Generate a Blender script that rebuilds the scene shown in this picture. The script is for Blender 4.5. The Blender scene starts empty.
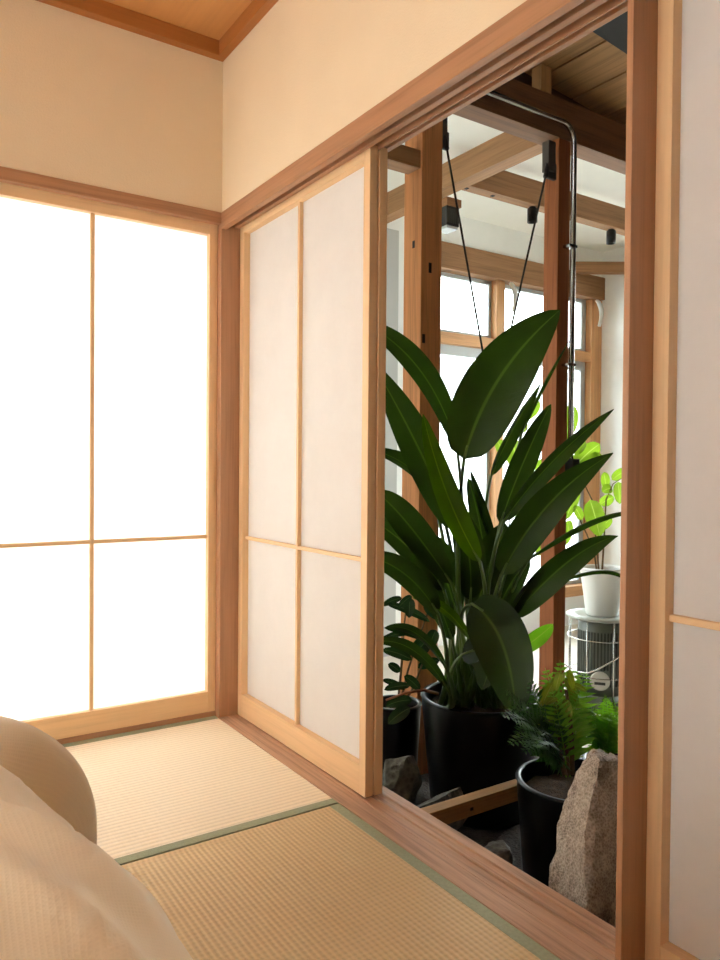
import bpy, bmesh, math, random
from mathutils import Vector, Matrix, noise
C = bpy.context.scene.collection
PI = math.pi

# ---------------------------------------------------------------- materials
def new_mat(name):
    m = bpy.data.materials.new(name); m.use_nodes = True
    nt = m.node_tree; nt.nodes.clear()
    out = nt.nodes.new('ShaderNodeOutputMaterial')
    return m, nt, out

def N(nt, kind, **kw):
    n = nt.nodes.new(kind)
    for k, v in kw.items():
        if k in n.inputs: n.inputs[k].default_value = v
        else: setattr(n, k, v)
    return n

def ramp(nt, stops):
    r = nt.nodes.new('ShaderNodeValToRGB')
    e = r.color_ramp.elements
    e[0].position, e[0].color = stops[0][0], (*stops[0][1], 1)
    e[1].position, e[1].color = stops[-1][0], (*stops[-1][1], 1)
    for p, c in stops[1:-1]:
        x = e.new(p); x.color = (*c, 1)
    return r

def srgb(r, g, b):
    f = lambda c: (c/255/12.92) if c/255 <= .04045 else ((c/255+.055)/1.055)**2.4
    return (f(r), f(g), f(b))

def mixc(c, k): return tuple(min(1, x*k) for x in c)

def plain(name, col, rough=.6, metal=0, vary=.0, scale=8, bump=0, bscale=60, spec=.5, emit=None):
    m, nt, out = new_mat(name)
    b = N(nt, 'ShaderNodeBsdfPrincipled', Roughness=rough, Metallic=metal)
    b.inputs['Specular IOR Level'].default_value = spec
    tc = N(nt, 'ShaderNodeTexCoord')
    n = N(nt, 'ShaderNodeTexNoise', Scale=scale, Detail=4.0)
    nt.links.new(tc.outputs['Object'], n.inputs['Vector'])
    r = ramp(nt, [(.3, mixc(col, 1-vary)), (.7, mixc(col, 1+vary))])
    nt.links.new(n.outputs['Fac'], r.inputs['Fac']); nt.links.new(r.outputs['Color'], b.inputs['Base Color'])
    if bump:
        n2 = N(nt, 'ShaderNodeTexNoise', Scale=bscale, Detail=5.0)
        nt.links.new(tc.outputs['Object'], n2.inputs['Vector'])
        bp = N(nt, 'ShaderNodeBump', Strength=bump, Distance=.01)
        nt.links.new(n2.outputs['Fac'], bp.inputs['Height']); nt.links.new(bp.outputs['Normal'], b.inputs['Normal'])
    nt.links.new(b.outputs['BSDF'], out.inputs['Surface'])
    return m

def wood(name, col, axis, dark=.62, rough=.5, scale=1.0, contrast=1.0, spec=.4):
    """plain sawn timber, the grain running along axis 0/1/2"""
    m, nt, out = new_mat(name)
    b = N(nt, 'ShaderNodeBsdfPrincipled', Roughness=rough)
    b.inputs['Specular IOR Level'].default_value = spec
    tc = N(nt, 'ShaderNodeTexCoord'); mp = N(nt, 'ShaderNodeMapping')
    s = [26*scale]*3; s[axis] = 1.1*scale
    mp.inputs['Scale'].default_value = s
    nt.links.new(tc.outputs['Object'], mp.inputs['Vector'])
    n1 = N(nt, 'ShaderNodeTexNoise', Scale=1.6, Detail=6.0, Roughness=.6, Distortion=.6)
    nt.links.new(mp.outputs['Vector'], n1.inputs['Vector'])
    mp2 = N(nt, 'ShaderNodeMapping'); s2 = [150*scale]*3; s2[axis] = 4*scale
    mp2.inputs['Scale'].default_value = s2
    nt.links.new(tc.outputs['Object'], mp2.inputs['Vector'])
    n2 = N(nt, 'ShaderNodeTexNoise', Scale=1.0, Detail=3.0)
    nt.links.new(mp2.outputs['Vector'], n2.inputs['Vector'])
    mx = N(nt, 'ShaderNodeMix', data_type='FLOAT'); mx.inputs[0].default_value = .35
    nt.links.new(n1.outputs['Fac'], mx.inputs[2]); nt.links.new(n2.outputs['Fac'], mx.inputs[3])
    lo, hi = .5-.2/contrast, .5+.2/contrast
    r = ramp(nt, [(lo, mixc(col, dark)), (.5, col), (hi, mixc(col, 1+(1-dark)*.5))])
    nt.links.new(mx.outputs[0], r.inputs['Fac']); nt.links.new(r.outputs['Color'], b.inputs['Base Color'])
    bp = N(nt, 'ShaderNodeBump', Strength=.12, Distance=.004)
    nt.links.new(mx.outputs[0], bp.inputs['Height']); nt.links.new(bp.outputs['Normal'], b.inputs['Normal'])
    nt.links.new(b.outputs['BSDF'], out.inputs['Surface'])
    return m

def paper_mat(name, col, trans):
    m, nt, out = new_mat(name)
    d = N(nt, 'ShaderNodeBsdfDiffuse'); t = N(nt, 'ShaderNodeBsdfTranslucent')
    tc = N(nt, 'ShaderNodeTexCoord')
    n = N(nt, 'ShaderNodeTexNoise', Scale=9.0, Detail=8.0, Roughness=.7)
    nt.links.new(tc.outputs['Object'], n.inputs['Vector'])
    r = ramp(nt, [(.3, mixc(col, .96)), (.7, col)])
    nt.links.new(n.outputs['Fac'], r.inputs['Fac'])
    nt.links.new(r.outputs['Color'], d.inputs['Color']); nt.links.new(r.outputs['Color'], t.inputs['Color'])
    mx = N(nt, 'ShaderNodeMixShader', Fac=trans)
    nt.links.new(d.outputs[0], mx.inputs[1]); nt.links.new(t.outputs[0], mx.inputs[2])
    nt.links.new(mx.outputs[0], out.inputs['Surface'])
    return m

def glass_mat(name):
    m, nt, out = new_mat(name)
    t = N(nt, 'ShaderNodeBsdfTransparent', Color=(.95, .98, .97, 1)); g = N(nt, 'ShaderNodeBsdfGlossy', Roughness=.03)
    fr = N(nt, 'ShaderNodeFresnel', IOR=1.25)
    mx = N(nt, 'ShaderNodeMixShader')
    nt.links.new(fr.outputs[0], mx.inputs[0]); nt.links.new(t.outputs[0], mx.inputs[1]); nt.links.new(g.outputs[0], mx.inputs[2])
    nt.links.new(mx.outputs[0], out.inputs['Surface'])
    return m

def tatami_mat_shader(name, col, rib_axis):
    """woven rush: cord ribs running along rib_axis, fine rush lines across"""
    m, nt, out = new_mat(name)
    b = N(nt, 'ShaderNodeBsdfPrincipled', Roughness=.55)
    b.inputs['Specular IOR Level'].default_value = .3
    tc = N(nt, 'ShaderNodeTexCoord'); sep = N(nt, 'ShaderNodeSeparateXYZ')
    nt.links.new(tc.outputs['Object'], sep.inputs[0])
    across = sep.outputs['Y'] if rib_axis == 0 else sep.outputs['X']
    along = sep.outputs['X'] if rib_axis == 0 else sep.outputs['Y']
    def sine(src, per, phase=0.0):
        mu = N(nt, 'ShaderNodeMath', operation='MULTIPLY'); mu.inputs[1].default_value = 2*PI/per
        nt.links.new(src, mu.inputs[0])
        sn = N(nt, 'ShaderNodeMath', operation='SINE'); nt.links.new(mu.outputs[0], sn.inputs[0])
        return sn.outputs[0]
    per = .0185 if rib_axis == 0 else .0128
    rib = sine(across, per); cross = sine(along, per*1.1)
    pr = N(nt, 'ShaderNodeMath', operation='MULTIPLY'); pr.inputs[1].default_value = .06 if rib_axis == 0 else .5
    nt.links.new(cross, pr.inputs[0])
    ad = N(nt, 'ShaderNodeMath', operation='ADD'); nt.links.new(rib, ad.inputs[0]); nt.links.new(pr.outputs[0], ad.inputs[1])
    n = N(nt, 'ShaderNodeTexNoise', Scale=3.0, Detail=6.0)
    mp = N(nt, 'ShaderNodeMapping'); sc = [120, 120, 1]; sc[rib_axis] = 20 if rib_axis == 1 else 20
    mp.inputs['Scale'].default_value = (14, 90, 1) if rib_axis == 1 else (90, 14, 1)
    nt.links.new(tc.outputs['Object'], mp.inputs['Vector']); nt.links.new(mp.outputs['Vector'], n.inputs['Vector'])
    mr = N(nt, 'ShaderNodeMapRange'); mr.inputs[1].default_value = -1.4; mr.inputs[2].default_value = 1.4
    mr.inputs[3].default_value = .0; mr.inputs[4].default_value = 1
    nt.links.new(ad.outputs[0], mr.inputs[0])
    mx = N(nt, 'ShaderNodeMix', data_type='FLOAT'); mx.inputs[0].default_value = .4
    nt.links.new(mr.outputs[0], mx.inputs[2]); nt.links.new(n.outputs['Fac'], mx.inputs[3])
    r = ramp(nt, [(.15, mixc(col, .82)), (.5, col), (.85, mixc(col, 1.07))])
    nt.links.new(mx.outputs[0], r.inputs['Fac']); nt.links.new(r.outputs['Color'], b.inputs['Base Color'])
    bp = N(nt, 'ShaderNodeBump', Strength=.35, Distance=.002)
    nt.links.new(ad.outputs[0], bp.inputs['Height']); nt.links.new(bp.outputs['Normal'], b.inputs['Normal'])
    nt.links.new(b.outputs['BSDF'], out.inputs['Surface'])
    return m

def leaf_mat(name, col, rib, trans=.25, rough=.26, spec=.5):
    """blade with a paler midrib (u = .5) and fine side veins"""
    m, nt, out = new_mat(name)
    b = N(nt, 'ShaderNodeBsdfPrincipled', Roughness=rough)
    b.inputs['Specular IOR Level'].default_value = spec
    uv = N(nt, 'ShaderNodeUVMap'); sep = N(nt, 'ShaderNodeSeparateXYZ'); nt.links.new(uv.outputs[0], sep.inputs[0])
    s = N(nt, 'ShaderNodeMath', operation='SUBTRACT'); s.inputs[1].default_value = .5; nt.links.new(sep.outputs['X'], s.inputs[0])
    a = N(nt, 'ShaderNodeMath', operation='ABSOLUTE'); nt.links.new(s.outputs[0], a.inputs[0])
    rr = ramp(nt, [(.012, (1, 1, 1)), (.035, (0, 0, 0))]); nt.links.new(a.outputs[0], rr.inputs['Fac'])
    v = N(nt, 'ShaderNodeMath', operation='MULTIPLY_ADD'); v.inputs[1].default_value = -.45
    nt.links.new(a.outputs[0], v.inputs[0]); nt.links.new(sep.outputs['Y'], v.inputs[2])
    v2 = N(nt, 'ShaderNodeMath', operation='MULTIPLY'); v2.inputs[1].default_value = 300; nt.links.new(v.outputs[0], v2.inputs[0])
    sn = N(nt, 'ShaderNodeMath', operation='SINE'); nt.links.new(v2.outputs[0], sn.inputs[0])
    tc = N(nt, 'ShaderNodeTexCoord'); n = N(nt, 'ShaderNodeTexNoise', Scale=7.0, Detail=3.0)
    nt.links.new(tc.outputs['Object'], n.inputs['Vector'])
    r = ramp(nt, [(.3, mixc(col, .75)), (.7, mixc(col, 1.25))]); nt.links.new(n.outputs['Fac'], r.inputs['Fac'])
    mx = N(nt, 'ShaderNodeMix', data_type='RGBA'); mx.inputs[7].default_value = (*rib, 1)
    nt.links.new(rr.outputs['Color'], mx.inputs[0]); nt.links.new(r.outputs['Color'], mx.inputs[6])
    nt.links.new(mx.outputs[2], b.inputs['Base Color'])
    bp = N(nt, 'ShaderNodeBump', Strength=.15, Distance=.002)
    nt.links.new(sn.outputs[0], bp.inputs['Height']); nt.links.new(bp.outputs['Normal'], b.inputs['Normal'])
    t = N(nt, 'ShaderNodeBsdfTranslucent'); hs = N(nt, 'ShaderNodeHueSaturation', Saturation=1.1, Value=1.9)
    nt.links.new(mx.outputs[2], hs.inputs['Color']); nt.links.new(hs.outputs[0], t.inputs['Color'])
    ms = N(nt, 'ShaderNodeMixShader', Fac=trans)
    nt.links.new(b.outputs[0], ms.inputs[1]); nt.links.new(t.outputs[0], ms.inputs[2])
    nt.links.new(ms.outputs[0], out.inputs['Surface'])
    return m

def stone_mat(name, c1, c2, scale=9, bump=.6):
    m, nt, out = new_mat(name)
    b = N(nt, 'ShaderNodeBsdfPrincipled', Roughness=.9)
    tc = N(nt, 'ShaderNodeTexCoord')
    n = N(nt, 'ShaderNodeTexNoise', Scale=scale, Detail=10.0, Roughness=.7); nt.links.new(tc.outputs['Object'], n.inputs['Vector'])
    v = N(nt, 'ShaderNodeTexVoronoi', Scale=scale*7); nt.links.new(tc.outputs['Object'], v.inputs['Vector'])
    mx = N(nt, 'ShaderNodeMix', data_type='FLOAT'); mx.inputs[0].default_value = .3
    nt.links.new(n.outputs['Fac'], mx.inputs[2]); nt.links.new(v.outputs['Distance'], mx.inputs[3])
    r = ramp(nt, [(.28, c1), (.62, c2)]); nt.links.new(mx.outputs[0], r.inputs['Fac']); nt.links.new(r.outputs['Color'], b.inputs['Base Color'])
    bp = N(nt, 'ShaderNodeBump', Strength=bump, Distance=.02)
    nt.links.new(mx.outputs[0], bp.inputs['Height']); nt.links.new(bp.outputs['Normal'], b.inputs['Normal'])
    nt.links.new(b.outputs['BSDF'], out.inputs['Surface'])
    return m

def cloth_mat(name, col):
    """soft waffle-weave cotton"""
    m, nt, out = new_mat(name)
    b = N(nt, 'ShaderNodeBsdfPrincipled', Roughness=.95)
    b.inputs['Specular IOR Level'].default_value = .1
    b.inputs['Sheen Weight'].default_value = .3
    uv = N(nt, 'ShaderNodeUVMap'); sep = N(nt, 'ShaderNodeSeparateXYZ'); nt.links.new(uv.outputs[0], sep.inputs[0])
    o = []
    for k, per in (('X', .0055), ('Y', .0055)):
        mu = N(nt, 'ShaderNodeMath', operation='MULTIPLY'); mu.inputs[1].default_value = 2*PI/per
        nt.links.new(sep.outputs[k], mu.inputs[0])
        sn = N(nt, 'ShaderNodeMath', operation='SINE'); nt.links.new(mu.outputs[0], sn.inputs[0]); o.append(sn.outputs[0])
    ml = N(nt, 'ShaderNodeMath', operation='MAXIMUM'); nt.links.new(o[0], ml.inputs[0]); nt.links.new(o[1], ml.inputs[1])
    mr = N(nt, 'ShaderNodeMapRange'); mr.inputs[1].default_value = -1; mr.inputs[2].default_value = 1
    nt.links.new(ml.outputs[0], mr.inputs[0])
    r = ramp(nt, [(0, mixc(col, .965)), (1, col)]); nt.links.new(mr.outputs[0], r.inputs['Fac']); nt.links.new(r.outputs['Color'], b.inputs['Base Color'])
    bp = N(nt, 'ShaderNodeBump', Strength=.1, Distance=.002)
    nt.links.new(ml.outputs[0], bp.inputs['Height']); nt.links.new(bp.outputs['Normal'], b.inputs['Normal'])
    nt.links.new(b.outputs['BSDF'], out.inputs['Surface'])
    return m

M = {}
OLD = srgb(174, 130, 96)          # aged reddish frame timber
CYP = srgb(230, 194, 148)        # new cypress of the sliding screens
POST = srgb(200, 136, 88)         # posts of the sunroom
BEAM = srgb(158, 116, 78)
NEWW = srgb(214, 160, 108)
for ax, n in ((0, 'x'), (1, 'y'), (2, 'z')):
    M['old_'+n] = wood('aged_timber_'+n, OLD, ax, .72)
    M['cyp_'+n] = wood('cypress_'+n, CYP, ax, .86, scale=.8)
    M['post_'+n] = wood('post_timber_'+n, POST, ax, .6, rough=.8, spec=.2)
    M['beam_'+n] = wood('beam_timber_'+n, BEAM, ax, .6, rough=.7)
    M['new_'+n] = wood('window_timber_'+n, NEWW, ax, .72, rough=.55)
    M['board_'+n] = wood('roof_board_'+n, srgb(176, 132, 84), ax, .6, rough=.7, scale=.6)
M['sill'] = wood('worn_threshold', srgb(186, 150, 122), 1, .62, contrast=1.5)
M['post_dark'] = wood('dark_post_timber', srgb(150, 90, 54), 2, .6, rough=.85, spec=.2)
M['beam_dark'] = wood('dark_beam_timber', srgb(124, 86, 56), 0, .6, rough=.7)  # darker brown than the other beam timber
M['filler'] = wood('dark_filler_board', srgb(92, 62, 40), 0, .6)
M['dim_wall'] = wood('dark_unseen_wall_wood', srgb(112, 84, 62), 2, .8)  # dark wood put on unseen walls to cut bounced light
M['iron'] = plain('dull_iron', srgb(86, 78, 70), .5, .6)
M['plaster'] = plain('beige_fabric_wallpaper', srgb(228, 211, 180), .9, vary=.03, scale=3, bump=.15, bscale=220)
M['ceiling'] = wood('ceiling_veneer', srgb(205, 150, 92), 1, .88, scale=.35)
M['cornice'] = wood('cornice_timber', srgb(168, 108, 56), 0, .85)
M['cornice_y'] = wood('cornice_timber_along', srgb(168, 108, 56), 1, .85)
M['paper'] = paper_mat('shoji_paper', srgb(250, 248, 245), .5)
M['thick_paper'] = paper_mat('thick_shoji_paper', srgb(250, 249, 248), .36)
M['fill_paper'] = paper_mat('fill_shoji_paper', srgb(250, 248, 245), .7)
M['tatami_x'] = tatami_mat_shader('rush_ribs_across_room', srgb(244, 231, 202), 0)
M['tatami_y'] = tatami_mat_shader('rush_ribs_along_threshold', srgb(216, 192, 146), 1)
M['tatami_core'] = plain('tatami_core', srgb(190, 160, 110), .9)
M['heri'] = plain('sage_green_cloth_border', srgb(158, 166, 136), .85, vary=.08, scale=120, bump=.3, bscale=500)
M['cloth'] = cloth_mat('waffle_cotton', srgb(228, 214, 184))
M['white'] = plain('white_painted_wall', srgb(248, 248, 244), .85, vary=.02, bump=.05, bscale=90)
M['whiteceil'] = plain('white_ceiling_paint', srgb(250, 249, 240), .85, vary=.01)
M['concrete'] = plain('pale_concrete_floor', srgb(214, 206, 192), .45, vary=.1, scale=4, bump=.05)
M['earth'] = stone_mat('dark_damp_soil', srgb(30, 24, 20), srgb(62, 50, 40), 14, .8)
M['soil'] = stone_mat('potting_soil', srgb(40, 28, 20), srgb(92, 66, 44), 30, .8)
M['pot'] = plain('satin_black_pot', srgb(13, 14, 15), .32, vary=.05, spec=.35)
M['rock'] = stone_mat('grey_brown_rock', srgb(100, 90, 78), srgb(192, 182, 166), 26, .6)
M['stone'] = stone_mat('grey_garden_stone', srgb(64, 60, 54), srgb(126, 120, 108), 7, .8)
M['alu'] = plain('grey_aluminium_sash', srgb(182, 186, 184), .5, .1)
M['glass'] = glass_mat('clear_window_glass')
M['steel'] = plain('galvanised_conduit', srgb(170, 167, 162), .2, 1.0, vary=.05)
M['cable'] = plain('dark_steel_cable', srgb(50, 44, 40), .5, .6)
M['black'] = plain('matt_black_metal', srgb(26, 26, 26), .5, vary=.04)
M['darkvoid'] = plain('dark_void_colour', srgb(44, 42, 40), .8, vary=.1)
M['nail'] = plain('dark_iron', srgb(40, 30, 24), .6, .5)
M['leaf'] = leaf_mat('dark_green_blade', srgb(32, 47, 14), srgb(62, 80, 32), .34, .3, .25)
M['leaf_lit'] = leaf_mat('painted_lit_green_blade', srgb(56, 80, 16), srgb(92, 114, 40), .5, .3, .35)  # lighter copy of the blade green, with the light put into its colour
M['petiole'] = plain('green_petiole', srgb(84, 110, 40), .4, vary=.15)
M['leaf2'] = leaf_mat('glossy_dark_leaf', srgb(34, 54, 26), srgb(70, 90, 50), .15)
M['lime'] = leaf_mat('lime_green_leaf', srgb(112, 138, 52), srgb(150, 168, 88), .45)
M['fern'] = leaf_mat('fresh_fern_green', srgb(104, 150, 52), srgb(130, 150, 70), .4, rough=.5)
M['fern_dark'] = leaf_mat('deep_fern_green', srgb(56, 92, 36), srgb(80, 110, 50), .3, rough=.5)
M['fern_olive'] = leaf_mat('olive_fern_green', srgb(112, 122, 40), srgb(140, 140, 70), .4, rough=.5)
M['twig'] = plain('orange_brown_twig', srgb(150, 88, 50), .6)
M['stem'] = plain('brown_stem', srgb(104, 78, 46), .7, vary=.2, scale=30)
M['whitepot'] = plain('white_glazed_pot', srgb(240, 240, 236), .35)
M['heater'] = plain('grey_green_enamel', srgb(100, 106, 94), .35, vary=.03)
M['heaterlight'] = plain('pale_grey_enamel', srgb(168, 172, 162), .3)
M['chrome'] = plain('polished_wire', srgb(205, 205, 200), .18, 1.0)
M['dark'] = plain('dark_slot', srgb(62, 66, 58), .6)
M['mica'] = plain('mica_window', srgb(214, 212, 200), .15, spec=.8)
M['siding'] = plain('pale_neighbour_siding', srgb(214, 218, 222), .8, vary=.02)
M['outground'] = plain('pale_yard_ground', srgb(190, 190, 186), .9, vary=.05)
M['strip'] = plain('white_cotton_strip', srgb(226, 224, 216), .9, bump=.2, bscale=150)

# ---------------------------------------------------------------- mesh helpers
class MB:
    def __init__(s): s.bm = bmesh.new(); s.uv = None
    def box(s, x0, x1, y0, y1, z0, z1, bev=0.0):
        b = bmesh.new()
        vs = [b.verts.new((x, y, z)) for x in (x0, x1) for y in (y0, y1) for z in (z0, z1)]
        for f in ((0,1,3,2), (4,6,7,5), (0,4,5,1), (2,3,7,6), (0,2,6,4), (1,5,7,3)): b.faces.new([vs[i] for i in f])
        if bev: bmesh.ops.bevel(b, geom=b.edges[:], offset=bev, segments=2, affect='EDGES', profile=.6)
        s.add(b); return s
    def add(s, b, mat=None):
        if mat is not None: bmesh.ops.transform(b, matrix=mat, verts=b.verts[:])
        me = bpy.data.meshes.new('tmp'); b.to_mesh(me); b.free()
        s.bm.from_mesh(me); bpy.data.meshes.remove(me); return s
    def tube(s, pts, r, seg=8, caps=True):
        pts = [Vector(p) for p in pts]
        n = len(pts); rs = r if isinstance(r, (list, tuple)) else [r]*n
        b = s.bm; rings = []; ref = None
        for i, p in enumerate(pts):
            t = (pts[min(i+1, n-1)]-pts[max(i-1, 0)]).normalized()
            if ref is None:
                ref = t.orthogonal().normalized()
            ref = (ref-t*ref.dot(t)).normalized(); bi = t.cross(ref)
            rings.append([b.verts.new(p+(ref*math.cos(2*PI*k/seg)+bi*math.sin(2*PI*k/seg))*rs[i]) for k in range(seg)])
        for i in range(n-1):
            for k in range(seg):
                f = b.faces.new((rings[i][k], rings[i][(k+1) % seg], rings[i+1][(k+1) % seg], rings[i+1][k])); f.smooth = True
        if caps:
            b.faces.new(rings[0][::-1]); b.faces.new(rings[-1])
        return s
    def lathe(s, prof, seg=48, c=(0, 0, 0), close=False):
        b = s.bm; rings = []
        for r, z in prof:
            if r < 1e-6: rings.append([b.verts.new((c[0], c[1], c[2]+z))])
            else: rings.append([b.verts.new((c[0]+r*math.cos(2*PI*k/seg), c[1]+r*math.sin(2*PI*k/seg), c[2]+z)) for k in range(seg)])
        pairs = list(zip(rings[:-1], rings[1:]))
        if close: pairs.append((rings[-1], rings[0]))
        for a, d in pairs:
            for k in range(seg):
                q = [a[k % len(a)], a[(k+1) % len(a)], d[(k+1) % len(d)], d[k % len(d)]]
                u = []
                for v in q:
                    if v not in u: u.append(v)
                if len(u) > 2:
                    f = b.faces.new(u); f.smooth = True
        return s
    def build(s, name, mat, parent=None, loc=None, smooth=None, normals=True):
        """link as ONE mesh object; parent is an Empty whose place is subtracted"""
        if normals: bmesh.ops.recalc_face_normals(s.bm, faces=s.bm.faces[:])
        off = Vector((0, 0, 0))
        if parent is not None: off = wloc(parent)
        elif loc is not None: off = Vector(loc)
        if off.length: bmesh.ops.translate(s.bm, vec=-off, verts=s.bm.verts[:])
        if smooth is not None:
            for f in s.bm.faces: f.smooth = smooth
        me = bpy.data.meshes.new(name); s.bm.to_mesh(me); s.bm.free()
        me.materials.append(mat)
        o = bpy.data.objects.new(name, me); C.objects.link(o)
        if parent is not None: o.parent = parent
        elif loc is not None: o.location = loc
        return o

def wloc(o):
    v = Vector(o.location)
    while o.parent: o = o.parent; v += Vector(o.location)
    return v

def tag(o, label=None, cat=None, group=None, kind=None):
    if label: o['label'] = label
    if cat: o['category'] = cat
    if group: o['group'] = group
    if kind: o['kind'] = kind
    return o

def thing(name, loc, label, cat, group=None):
    o = bpy.data.objects.new(name, None); C.objects.link(o); o.location = loc; o.empty_display_size = .1
    return tag(o, label, cat, group)

def box(name, dims, mat, parent=None, bev=.0, loc=None):
    return MB().box(*dims, bev).build(name, mat, parent, loc)

def struct(name, dims, mat, bev=0):
    return tag(box(name, dims, mat, None, bev), kind='structure')

def bez(a, b, c, n):
    a, b, c = Vector(a), Vector(b), Vector(c)
    return [a*(1-t)**2+b*2*t*(1-t)+c*t*t for t in [i/n for i in range(n+1)]]

def blade(base, ctrl, tip, normal, width, fold=.25, shape=(.55, .75), wave=.0, seed=0, nu=8, nv=18, mid=.0, curl=0.0):
    """one leaf: a curved, folded blade with uv (u across, v along)"""
    pts = bez(base, ctrl, tip, nv); nr = Vector(normal)
    b = MB(); bm = b.bm; uvl = bm.loops.layers.uv.new('UVMap')
    a, c = shape; tm = a/(a+c); mx = tm**a*(1-tm)**c
    rows = []
    for i, p in enumerate(pts):
        t = i/nv
        tg = (pts[min(i+1, nv)]-pts[max(i-1, 0)]).normalized()
        sd = tg.cross(nr).normalized(); nn = sd.cross(tg).normalized()
        if curl: 
            R_ = Matrix.Rotation(curl*t, 3, tg); sd = R_ @ sd; nn = R_ @ nn
        w = width*.5*(max(t, 1e-4)**a)*(max(1-t, 1e-4)**c)/mx if 0 < t < 1 else width*.012
        row = []
        for j in range(nu+1):
            s_ = -1+2*j/nu
            wv = wave*width*math.sin(9*t+seed+2*s_)*abs(s_)
            row.append(bm.verts.new(p+sd*(w*s_)+nn*(fold*w*abs(s_)**1.3+wv*min(1, 4*t*(1-t)))))
        rows.append(row)
    for i in range(nv):
        for j in range(nu):
            f = bm.faces.new((rows[i][j], rows[i][j+1], rows[i+1][j+1], rows[i+1][j])); f.smooth = True
            for l, (u, v) in zip(f.loops, ((j, i), (j+1, i), (j+1, i+1), (j, i+1))): l[uvl].uv = (u/nu, v/nv)
    return b

def pot_prof(R, h, taper=.78, t=.012, rim=.012):
    return [(0, 0), (R*taper*.97, 0), (R*taper, .01), (R, h-.012), (R+rim*.3, h-.006), (R, h), (R-t, h), (R-t-.002, h-.01), (R*taper-t, .03), (0, .03)]

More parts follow.
